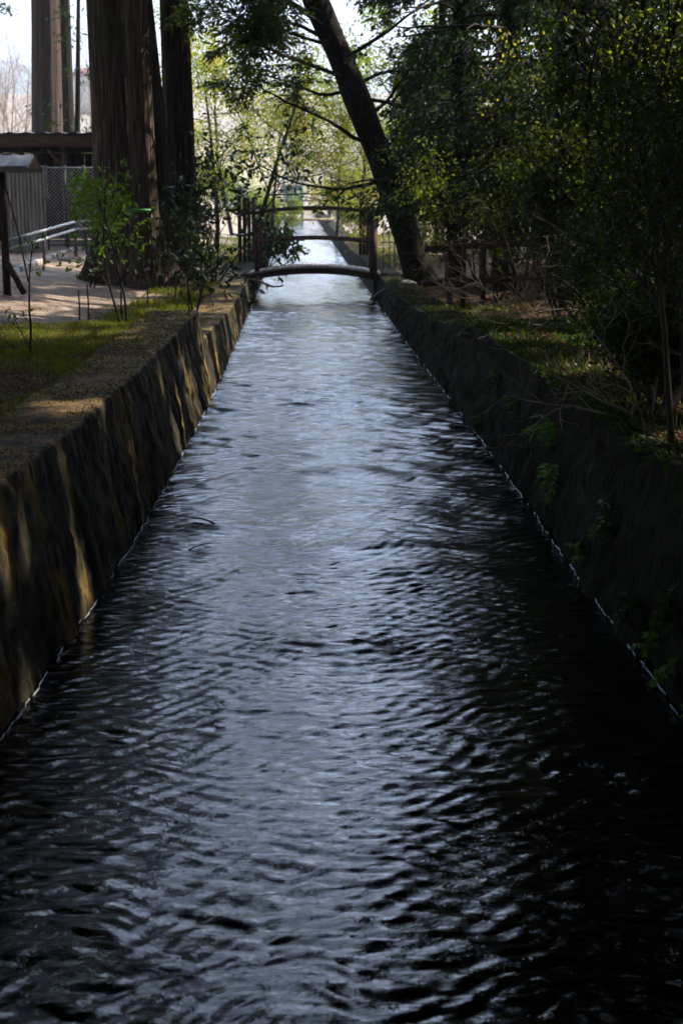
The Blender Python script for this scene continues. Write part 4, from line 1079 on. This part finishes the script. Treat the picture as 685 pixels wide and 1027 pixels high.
for i, (px, y, L, leaf, lab) in enumerate(((272, 62, 1.3, 'leaf_lime', 'low green bush on the far left bank above the water'), (355, 66, 1.1, 'leaf_lime', 'small green bush on the far right bank beside the board screen'), (330, 96, 1.8, 'leaf_yellow', 'yellowish bush on the far right bank by the middle crossing'), (250, 76, 2.0, 'leaf_lime', 'green bush in front of the parked cars'), (205, 70, 2.2, 'leaf_lime', 'green bush beside the straight cedar, in front of the white car'), (375, 78, 2.4, 'leaf_yellow', 'yellowish bush behind the leaning trunk on the far bank'), (398, 60, 2.4, 'leaf_yellow', 'sunlit yellow bush right of the leaning trunk'), (88, 50, 2.4, 'leaf_lime', 'sunlit bush behind the chain link fence'))):
    plant('bush', lab, 'bush', g_h, by(px, y), SHRUB, [(.3, .1, 1), (-.4, 0, 1), (.1, -.3, 1), (.7, 0, .8), (-.7, .1, .8)], L, .025, leaf, 16, .12, .07, 340 + i, 'twig', .10, 1.0)

# ------------------------------------------------------------------ the wood on the right
def right_gap(P):
    return over_canal(P)
def low_ok(P): return over_canal(P) & (P[:, 2] > 6.4)
g_w = 'tall dark trees of the wood on the right bank'
wood = [  # px at horizon, depth, radius, height, crown start, crown radius, kind, label
 (575, 22.0, .26, 16, 2.6, 3.4, 'c', 'thick black trunk rising straight out of the thicket right of centre of the wood'),
 (508, 27.0, .22, 15, 1.6, 2.7, 'c', 'dark drooping cypress behind the log fence'),
 (458, 28.5, .18, 14, 1.3, 2.5, 'c', 'green cypress just right of the leaning trunk with sprays to the ground'),
 (545, 34.0, .25, 17, 1.5, 3.6, 'c', 'dense cypress filling the gap behind the log fence end'),
 (620, 32.0, .25, 17, 4.0, 3.6, 'c', 'dark conifer behind the many-stemmed shrub'),
 (668, 25.0, .28, 16, 6.5, 3.6, 'c', 'tall conifer at the right edge of the view'),
 (500, 43.0, .25, 17, 1.0, 3.8, 'f', 'far broad tree closing the wood behind the cypresses'),
 (440, 40.5, .14, 10, 2.2, 1.6, 'f', 'slim broad tree right behind the leaning trunk'),
 (600, 44.0, .25, 17, 5.5, 4.2, 'f', 'far broad tree behind the thick black trunk'),
 (690, 40.0, .25, 17, 6, 4.2, 'f', 'far broad tree beyond the right edge conifer')]
for i, (px, y, r0, H, z0, rm, kd, lab) in enumerate(wood):
    b = by(px, y)
    conifer(lab, g_w, b, (0.0 if i else -.02, 0), H, r0, r0*.35, z0, rm, 150, 240 if y < 35 else 170, 400 + i, ls=.13 if kd == 'c' else .15, lw=.048 if kd == 'c' else .10, leaf='leaf_conifer' if kd == 'c' else 'leaf_forest', bark='bark_black', flare=.25, cone=.35, gap=low_ok if i in (1, 2, 7) else right_gap, name='cypress_tree' if kd == 'c' else 'woodland_tree')
sh = [(5.6, 16.5, 17), (7.0, 9.5, 18), (6.2, 3.5, 17), (9.5, 14, 19), (10.5, 21, 19), (12.5, 28, 19), (10.0, 5, 18), (13.5, 10, 20), (15, 18, 20), (5.8, -3, 16), (16, 34, 20), (14, 40, 18), (19, 24, 20)]
words = 'nearest second third fourth fifth sixth seventh eighth ninth tenth eleventh twelfth thirteenth'.split()
for i, (x, y, H) in enumerate(sh):
    conifer('tall conifer of the wood outside the right edge of the view, %s of them' % words[i], 'conifers right of the view', (x, y, float(zg(x, y))), (0, 0), H, .25, .09, 2.6, 3.9, 130, 150, 450 + i, ls=.27, lw=.12, leaf='leaf_forest', bark='bark_dark', flare=.25, cone=.35, gap=right_gap, limb=False)

# thicket
UP5 = [(.15, 0, 1), (-.25, .1, 1), (.4, -.1, 1), (-.05, .25, 1), (.05, -.3, 1)]
BIGSHRUB = dict(seg=[8, 5, 4, 3], wig=[.09, .16, .2, .25], up=[.03, .05, .0, .0], nb=[7, 5, 4], ang=[.5, .7, .8], lr=[.5, .5, .5], rr=[.55, .5, .5], t0=[.3, .2, .2], rmin=.002)
plant('tall_shrub', 'tall shrub with a fan of dark bare stems right of the thick black trunk', 'shrub', None, by(612, 17.2), BIGSHRUB, [(-.12, 0, 1), (.05, .1, 1), (.16, 0, 1), (-.05, -.1, 1), (.28, .1, 1)], 3.6, .055, 'leaf_forest', 3, .06, .035, 501, 'bark_black', .05, 1.0)
g_s = 'leafy shrubs of the thicket on the right bank'
thick = [(672, 10.2, 1.9, 'shrub with fine dark leaves at the right edge above the bank'), (664, 13.0, 1.8, 'shrub with fine leaves behind the right edge shrub'), (700, 8.0, 1.9, 'nearest shrub of the thicket, cut by the right edge'), (694, 17.5, 2.6, 'taller shrub behind the fan-stemmed shrub at the right'), (560, 20.5, 1.8, 'low shrub at the foot of the thick black trunk'), (520, 25.5, 1.6, 'low shrub behind the right end of the log fence'), (600, 24, 3.0, 'tall leafy shrub between the thick trunk and the fan-stemmed shrub'), (690, 21, 3.4, 'tall leafy shrub at the back right of the thicket'), (480, 29, 2.0, 'dark shrub beneath the green cypress'), (640, 28, 3.8, 'sunlit leafy shrub high at the back of the thicket'), (540, 28, 2.4, 'dark shrub in the middle of the wood'), (670, 33, 4.5, 'tall yellow-leaved shrub showing through the wood at the upper right'), (610, 38, 4.5, 'yellow-leaved shrub showing between the stems'), (715, 13, 2.4, 'shrub just outside the right edge'), (446, 37, 1.9, 'dark shrub behind the bamboo fence'), (478, 38, 2.2, 'dark shrub filling the gap under the cypresses'), (648, 10.8, .8, 'low bushy plant on the near right bank above the wall'), (612, 13.2, .9, 'low bushy plant right of the herb patch'), (662, 9.3, .6, 'smallest bushy plant nearest on the right bank'), (592, 16.4, .9, 'low bushy plant at the foot of the fan-stemmed shrub'), (630, 16.0, 1.3, 'round low shrub right of the fan-stemmed shrub')]
for i, (px, y, L, lab) in enumerate(thick):
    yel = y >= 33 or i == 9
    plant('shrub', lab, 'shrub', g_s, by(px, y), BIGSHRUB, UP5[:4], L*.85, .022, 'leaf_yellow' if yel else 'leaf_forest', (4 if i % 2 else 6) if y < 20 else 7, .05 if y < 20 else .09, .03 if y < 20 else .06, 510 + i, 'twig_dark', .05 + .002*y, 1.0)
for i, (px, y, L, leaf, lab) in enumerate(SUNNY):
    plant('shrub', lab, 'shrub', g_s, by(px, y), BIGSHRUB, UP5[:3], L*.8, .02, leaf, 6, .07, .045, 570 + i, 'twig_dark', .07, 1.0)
# dry brush: bare arching twigs
BRUSH = dict(seg=[7, 5, 3], wig=[.14, .2, .25], up=[-.05, -.05, .0], nb=[5, 4], ang=[.7, .7], lr=[.5, .5], rr=[.6, .6], t0=[.3, .2], rmin=.0022)
g_r = 'tangles of bare arching twigs on the right bank'
for i, (px, y, L, w, lab) in enumerate(((560, 19, 1.6, 'twig', 'tangle of bare grey twigs left of the fan-stemmed shrub'), (510, 22, 1.5, 'twig', 'tangle of bare grey twigs in front of the log fence end'), (640, 14.5, 1.5, 'twig', 'tangle of bare twigs under the right edge shrubs'), (530, 24.4, 2.0, 'twig', 'tangle of bare twigs arching above the log fence'), (590, 15.4, 1.2, 'twig_dark', 'dark low tangle of twigs beside the herb patch'), (668, 9.0, .9, 'twig', 'small tangle of dead twigs on the near bank edge'))):
    plant('dry_brush', lab, 'dry bush', g_r, by(px, y), BRUSH, [(.6, 0, 1), (-.6, .1, 1), (-.9, -.3, .7), (.2, -.6, .9), (-.3, .4, 1), (.9, .2, .6), (-1, 0, .9)], L, .009, None, 0, 1, 1, 540 + i, w, carve=False, woodname='twigs')

# ------------------------------------------------------------------ left bank plants
plant('sapling', 'young sapling with fresh light green leaves in front of the thickest cedar', 'sapling', 'saplings in the grass on the left bank', by(122, 16.2), dict(SAPLING, nb=[9, 4], t0=[.3, .3], lr=[.42, .5]), [(-.10, 0, 1), (-.3, .05, 1)], 1.65, .014, 'leaf_fresh', 5, .075, .032, 601, 'twig_dark', .02, .9, .2, hexa=True)
plant('sapling', 'thin dark sapling with few leaves standing alone at the left of the grass', 'sapling', 'saplings in the grass on the left bank', gnd(35, 355), dict(SAPLING, nb=[4, 2], lr=[.22, .5], t0=[.75, .3], up=[.12, .05, 0]), [(0, 0, 1)], 1.02, .012, 'leaf_fresh', 3, .07, .03, 602, 'twig_dark', .01, .9, .2, hexa=True)
plant('sapling', 'low leaning seedling beside the lone thin sapling', 'sapling', 'saplings in the grass on the left bank', gnd(30, 357), dict(SAPLING, nb=[4, 2], lr=[.3, .5], t0=[.4, .3]), [(-.6, 0, 1)], .5, .006, 'leaf_fresh', 3, .06, .03, 603, 'twig_dark', .01, .9, .2, hexa=True)
plant('camellia_shrub', 'dark glossy-leaved shrub growing at the end of the tall left wall', 'shrub', 'glossy dark shrubs on the left bank', gnd(193, 320), dict(SHRUB, nb=[7, 5], t0=[.2, .2]), [(-.25, 0, 1), (.2, .05, 1), (-.05, -.05, 1), (.38, 0, 1)], 1.5, .014, 'leaf_camellia', 9, .10, .05, 604, 'twig_dark', .02, .9, .1, hexa=True)
plant('camellia_shrub', 'open glossy-leaved shrub against the bright car park left of the bridge', 'shrub', 'glossy dark shrubs on the left bank', gnd(216, 285), dict(SHRUB, nb=[8, 5], t0=[.25, .2]), [(.1, 0, 1), (.45, .05, 1), (-.15, .05, 1)], 2.6, .02, 'leaf_camellia', 7, .15, .07, 605, 'twig_dark', .02, .9, .1, hexa=True)
plant('camellia_shrub', 'dark leafy bush drooping over the left end of the footbridge deck', 'shrub', 'glossy dark shrubs on the left bank', np.array([at(264, 262, 33.8)[0], 33.8, .45]), dict(SHRUB, up=[.0, -.04, -.05]), [(.4, -.1, 1), (.2, -.3, 1), (.7, -.1, .9), (.3, 0, 1)], .95, .015, 'leaf_camellia', 7, .15, .06, 606, 'twig_dark', .03, .8, .5, hexa=True, carve=False)
plant('camellia_shrub', 'glossy dark bush at the feet of the straight cedar trunk', 'shrub', 'glossy dark shrubs on the left bank', gnd(178, 285), SHRUB, UP5, 1.6, .014, 'leaf_camellia', 8, .13, .06, 607, 'twig_dark', .03, .9, .1, hexa=True)
plant('sapling', 'green sapling in front of the chain link fence', 'sapling', 'saplings in the grass on the left bank', by(88, 27.2), dict(SHRUB, t0=[.4, .2]), [(.1, 0, 1), (-.1, 0, 1), (.25, 0, 1)], 1.9, .014, 'leaf_fresh', 7, .11, .055, 608, 'twig_dark', .03, .9, .1, hexa=True)
def stakes():
    for i, (px, py, h, lab) in enumerate(((80, 322, .42, 'short dark stake left of the pair in the grass'), (89, 322, .5, 'taller dark stake right of the pair in the grass'), (122, 319, 1.1, 'dark support stake beside the leafy sapling'), (176, 300, .75, 'thin stake under the glossy shrub'), (148, 308, .45, 'short stake between the sapling and the glossy shrub'))):
        g = gnd(px, py); mb = MB(); mb.tube([[0, 0, -.1], [.01, 0, h*.5], [.0, 0, h]], [.013, .012, .010], 7)
        o = mb.build('stake', M['wood_dark'], smooth=True); o.location = g; tag(o, lab, 'stake', 'stakes on the left bank')
    p = at(139, 211, 16.0); mb = MB(); mb.box((0, 0, 0), (.26, .012, .028)); mb.box((-.10, .0, -.02), (.012, .014, .05)); mb.box((.10, .0, -.02), (.012, .014, .05))
    o = mb.build('green_strip', M['green_plastic']); o.location = p; tag(o, 'short bright green plastic strip hanging level among the sapling twigs', 'plant tie')
stakes()

# ferns on the walls
def fern(name, base, n, L, seed, label, out=(-1, 0, .2), leaf='leaf_fern', group='ferns hanging from the right canal wall'):
    r = np.random.RandomState(seed); base = np.asarray(base, float); P = []; D = []; Ls = []; mb = MB()
    out = unit(np.array(out, float))
    for k in range(n):
        d = unit(out + r.normal(size=3)*.55 + [0, 0, .25]); l = L*r.uniform(.6, 1.1); m = 14; t = np.linspace(0, 1, m)
        pts = base + r.normal(size=3)*.02 + d*(t*l)[:, None] - np.array([0, 0, 1])*(t**2*l*.6)[:, None]
        mb.tube(pts, np.linspace(.003, .001, m), 3, cap=False); s_ = unit(np.cross(d, [0, 0, 1]))
        for j in range(1, m):
            w = l*.34*math.sin(math.pi*min(1, (j+1)/m*.95))**.8
            for sd_ in (-1, 1):
                P.append(pts[j]); D.append(unit(s_*sd_ + d*.35 - np.array([0, 0, .3]) + r.normal(size=3)*.1)); Ls.append(w)
    e = empty(name, base, label, 'fern', group); mb.build('stalks', M['leaf_fern'], e, origin=base)
    me = leaf_mesh('fronds', np.array(P) - base, np.array(D), np.array(Ls), np.array(Ls)*.33, r); obj('fronds', me, M[leaf], e)
def on_rwall(px, py, z=None):
    # point on the battered right wall seen at this pixel
    best = None
    for zz in np.linspace(.02, .93, 60):
        p = on_plane(px, py, zz); d = p[0] - (XR(p[1]) + .17*zz/.94)
        if best is None or abs(d) < best[0]: best = (abs(d), p)
    return best[1]
fern('fern', on_rwall(550, 425), 8, .30, 1, 'bright green leafy fern hanging halfway down the right wall', (-1, -.5, .1))
fern('fern', on_rwall(560, 470), 6, .24, 2, 'smaller dark fern just below the bright one on the right wall', (-1, -.5, -.1))
fern('fern', on_rwall(586, 550), 7, .16, 3, 'small tufted fern low on the right wall near the waterline', (-1, -.5, .2))
fern('fern', on_rwall(676, 668), 6, .13, 4, 'green fern near the waterline at the right edge', (-1, -.4, .1))
fern('fern', on_rwall(684, 715) + [.05, 0, 0], 7, .15, 5, 'brightest fern at the lower right edge just above the water', (-1, -.3, .0))
fern('fern', on_rwall(655, 640), 4, .13, 6, 'thin fern sprig above the waterline left of the right edge ferns', (-1, -.5, .0))
fern('fern', on_rwall(640, 600), 7, .19, 7, 'broad dark fern on the wall face at the right', (-.6, -1, .1), 'leaf_forest')
fern('fern', on_rwall(680, 590), 8, .22, 8, 'large dim fern high on the wall at the right edge', (-.7, -1, .0), 'leaf_forest')
for i, (px, py) in enumerate(((520, 400), (470, 335), (615, 520), (500, 380))):
    fern('fern', on_rwall(px, py), 6, .2, 20 + i, ['dim fern below the wall lip at mid height', 'farthest small fern on the right wall', 'dim fern midway along the near right wall', 'small fern above the bright one'][i], (-1, -.6, .1), 'leaf_herb')
# dead branches over the right bank
def dead_branch(pts_px, rad, label, seed, mat='twig'):
    r = np.random.RandomState(seed); pts = np.array([at(a, b_, c) for a, b_, c in pts_px]); n = 14
    Q = np.stack([np.interp(np.linspace(0, 1, n), np.linspace(0, 1, len(pts)), pts[:, i]) for i in range(3)], -1); Q[1:] += np.cumsum(r.normal(size=(n-1, 3))*.006, 0)
    mb = MB(); mb.tube(Q, np.linspace(rad, rad*.35, n), 6)
    for k in range(4):
        i = r.randint(3, n-1); d = rot_to(unit(Q[min(i+1, n-1)] - Q[i-1]), .7, r.rand()*6.28); L = r.uniform(.08, .25)
        mb.tube([Q[i], Q[i] + d*L*.5, Q[i] + d*L + [0, 0, -.02]], [rad*.5, rad*.35, rad*.2], 4)
    o = mb.build('dead_branch', M[mat], smooth=True); return tag(o, label, 'branch', 'dead branches over the right bank')
dead_branch([(600, 425, 11.2), (575, 432, 10.8), (560, 440, 10.3), (530, 446, 10.0), (505, 442, 9.8)], .012, 'dead branch sticking out over the wall beside the bright fern', 1)
dead_branch([(665, 455, 9.4), (645, 478, 9.2), (625, 492, 9.0), (600, 495, 8.8)], .009, 'bare curved twig hanging over the near right wall', 2)
dead_branch([(598, 345, 15), (590, 310, 15.1), (580, 285, 15.2)], .010, 'pale stick leaning upright beside the herb patch', 3)
dead_branch([(500, 305, 18), (470, 318, 17.6), (445, 312, 17.4)], .012, 'low bare branch lying over the wall edge near the step', 4)
dead_branch([(690, 330, 13), (650, 322, 13.2), (632, 324, 13.3)], .012, 'pale straight stick lying across the right thicket', 5)
dead_branch([(372, 300, 30), (385, 292, 29.6), (402, 284, 29.4)], .03, 'pale branch lying by the foot of the leaning trunk', 6)
dead_branch([(232, 277, 31.2), (262, 283, 31.0), (272, 289, 30.8), (285, 287, 30.7)], .035, 'bent bare branch resting at the left foot of the bridge', 7)

# debris in the water
def debris(px, py, seed, n, L, rad, mat, label, lift=.3):
    r = np.random.RandomState(seed); b = on_plane(px, py, 0.0); mb = MB()
    for k in range(n):
        a = r.normal()*.5 + (0 if k % 2 else math.pi); l = L*r.uniform(.5, 1); m = 7
        Q = [b + [r.normal()*.05, r.normal()*.05, -.03]]; d = np.array([math.cos(a), math.sin(a)*.7, lift*r.rand() + .1])
        for j in range(m): d = unit(d + r.normal(size=3)*.16 - [0, 0, .05*j]); Q.append(Q[-1] + d*l/m)
        mb.tube(Q, np.linspace(rad, rad*.3, m+1), 5)
    o = mb.build('drifting_branch', M[mat], smooth=True); tag(o, label, 'branch', 'branches caught in the water')
debris(222, 528, 1, 9, .38, .009, 'twig_dark', 'dark twiggy branch sticking out of the water left of centre')
debris(195, 552, 2, 5, .3, .006, 'twig_dark', 'thin dark twigs just awash below the dark branch', .1)
debris(132, 592, 3, 6, .22, .007, 'twig_pale', 'pale bleached sticks in the water by the left wall', .1)
debris(400, 548, 4, 4, .16, .010, 'twig', 'brown driftwood bit breaking the surface right of centre', .1)

def hill_brush():
    r = np.random.RandomState(31); n = 90000
    y = 92 + 420*r.rand(n)**1.7; x = (r.rand(n)*2 - 1)*(18 + y*.42)
    k = (np.abs(x - (XL(np.minimum(y, 139)))) > 5) | (y > 134)
    k &= fbm(x*.07, y*.05, 4) > r.uniform(-.30, .25, n)
    x, y = x[k], y[k]; m = len(x); hgt = (.5 + 2.6*np.clip(fbm(x*.11 + 9, y*.09, 3) + .35, 0, 1))
    P = np.stack([x, y, zg(x, y) + r.rand(m)*hgt], -1); D = unit(np.array([[0, 0, .9]]) + r.normal(size=(m, 3))*.7)
    tag(obj('hillside_brush', leaf_mesh('hillside_brush', P, D, .55*r.uniform(.5, 1.4, m), .16, r), M['leaf_dry']), 'pale bare brush covering the far slopes', 'brush', kind='stuff')
hill_brush()
def haze():
    mb = MB(); mb.box((0, 1200, 169), (9000, 6400, 342)); m = bpy.data.materials.new('haze'); m.use_nodes = True; nt = m.node_tree
    nt.nodes.remove(nt.nodes['Principled BSDF']); v = nt.nodes.new('ShaderNodeVolumePrincipled'); v.inputs['Color'].default_value = (.85, .9, 1, 1); v.inputs['Density'].default_value = .0005
    v.inputs['Anisotropy'].default_value = .3
    nt.links.new(v.outputs[0], nt.nodes['Material Output'].inputs['Volume'])
    tag(mb.build('haze', m), kind='stuff')
haze()
# ------------------------------------------------------------------ ground cover
def scatter(name, label, cat, polys, n, mat, L, W, seed, up=(.0, .0, 1), spread=.4, hexa=False, lift=.0, flat=False, cluster=0):
    r = np.random.RandomState(seed); P = []
    for (x0, x1, y0, y1, wgt, side) in polys:
        m = int(n*wgt); y = r.uniform(y0, y1, m)
        if side == 'L': x = XL(y) - .17 - r.uniform(x0, x1, m)
        elif side == 'R': x = XR(y) + .17 + r.uniform(x0, x1, m)
        else: x = r.uniform(x0, x1, m)
        if cluster: k = fbm(x*cluster, y*cluster, 3) > r.uniform(-.35, .15, m); x, y = x[k], y[k]
        z = np.maximum(zg(x, y), 0)
        lf = x < (XL(y) + XR(y))/2; e = np.where(lf, XL(y) - x, x - XR(y)); wt = np.where(lf, wall_top(y), wall_top_r(y))
        z = np.where(e < .17*wt/.94 + .55, wt + .003, z)
        P.append(np.stack([x, y, z + lift], -1))
    P = np.concatenate(P); m = len(P)
    D = unit(np.array(up)[None] + r.normal(size=(m, 3))*spread)
    if flat: D[:, 2] = np.abs(D[:, 2])*.25; D = unit(D)
    me = leaf_mesh(name, P, D, L*r.uniform(.5, 1.3, m), W*r.uniform(.7, 1.3, m), r, hexa)
    tag(obj(name, me, M[mat]), label, cat, kind='stuff')
scatter('grass', 'short green grass on the left bank beside the tall wall', 'grass', [(.55, 3.6, 11.6, 17.2, 1, 'L'), (.4, 1.4, 8, 12, .06, 'L')], 42000, 'grass', .045, .008, 700, cluster=1.9)
scatter('grass_fringe', 'sparse weeds along the far part of the left bank', 'grass', [(.5, 1.6, 18, 31, .5, 'L'), (.4, 3, 37, 58, .9, 'L'), (.3, 3, 37, 62, .9, 'R')], 16000, 'grass', .09, .018, 701, cluster=1.0)
scatter('leaf_litter', 'brown fallen leaves and needles on the left bank', 'leaf litter', [(.56, 3.8, 6, 13.5, 1, 'L'), (.5, 6, 13, 26, .5, 'L')], 60000, 'litter', .026, .011, 702, (0, 0, .1), 1, lift=.006, flat=True)
scatter('needle_litter', 'brown fallen leaves and needles on the right bank', 'leaf litter', [(.12, 3.2, 6, 18, 1, 'R'), (.1, 4, 17, 32, .8, 'R')], 60000, 'litter', .05, .011, 703, (0, 0, .1), 1, lift=.006, flat=True)
scatter('herb_patch', 'low green herbs on the right bank', 'ground cover', [(.5, 1.9, 13.2, 17.5, 1, 'R'), (.2, 2.5, 8.5, 20, .5, 'R'), (.3, 1.5, 18, 24, .25, 'R')], 7500, 'leaf_herb', .04, .022, 704, (0, 0, .6), .8, lift=.04, cluster=1.1)
scatter('dry_grass', 'tufts of dry straw-coloured grass on the right bank', 'dry grass', [(.1, 1.6, 7.5, 12, .35, 'R'), (.8, 3.2, 17.5, 24, .9, 'R')], 3600, 'dry_grass', .16, .006, 705, (-.4, -.2, .7), .5, cluster=1.4)
scatter('wall_moss', 'short moss and dead needles scattered over the left wall top', 'moss', [(.02, .6, 5.5, 17.2, 1, 'L'), (.05, .6, 17.4, 31, .3, 'L')], 12000, 'moss_leaf', .022, .009, 707, (0, 0, .5), .9, lift=.002, cluster=2.2)
scatter('wall_weeds', 'weeds fringing the lip of the right canal wall', 'weeds', [(-.05, .45, 6, 17.3, 1, 'R'), (-.05, .5, 17.4, 31, .5, 'R')], 7500, 'leaf_forest', .06, .02, 706, (-.5, -.1, .5), .6, cluster=1.6)
def moss_pads():
    r = np.random.RandomState(9)
    for i, (px, py, s_) in enumerate(((527, 352, .16), (484, 309, .14), (508, 330, .10))):
        p = on_plane(px, py, .95); n = 18; a = np.linspace(0, 2*math.pi, n, endpoint=False); mb = MB(); V = []
        for t in (1, .8, .5, .2, .02):
            V.append(np.stack([p[0] + .05 + s_*t*np.cos(a)*(1 + .2*np.sin(a*3 + i)), p[1] + 1.6*s_*t*np.sin(a)*(1 + .2*np.cos(a*2)), np.full(n, p[2] - .02 + .045*(1-t*t)**.7)], -1))
        V = np.array(V); F = [(k*n + j, k*n + (j+1) % n, (k+1)*n + (j+1) % n, (k+1)*n + j) for k in range(4) for j in range(n)]; mb.add(V.reshape(-1, 3), F)
        tag(mb.build('moss_cushion', M['moss'], smooth=True), ['largest yellow moss cushion on the right wall lip', 'far yellow moss cushion on the right wall lip by the step', 'small moss cushion between the two larger ones'][i], 'moss', 'moss cushions on the right wall')
moss_pads()
def stones():
    r = np.random.RandomState(14)
    for i, (px, py, s_) in enumerate(((409, 287, .12), (451, 246, .10), (64, 262, .1))):
        import bmesh
        bm = bmesh.new(); bmesh.ops.create_icosphere(bm, subdivisions=3, radius=1)
        for v in bm.verts:
            c = v.co; k = 1 + .25*float(fbm(c.x*1.3 + i*5, c.y*1.3 + c.z, 3)); v.co = Vector((c.x*k*s_*1.4, c.y*k*s_, c.z*k*s_*.7))
        me = bpy.data.meshes.new('stone'); bm.to_mesh(me); bm.free(); set_smooth(me); o = obj('stone', me, M['stone']); g = gnd(px, py if py > 255 else 286); o.location = (g[0], g[1], g[2] + s_*.3)
        tag(o, ['pale stone lying at the foot of the leaning trunk', 'pale stone beside the log fence posts', 'small stone at the edge of the path near the kerb'][i], 'stone', 'stones on the banks')
stones()
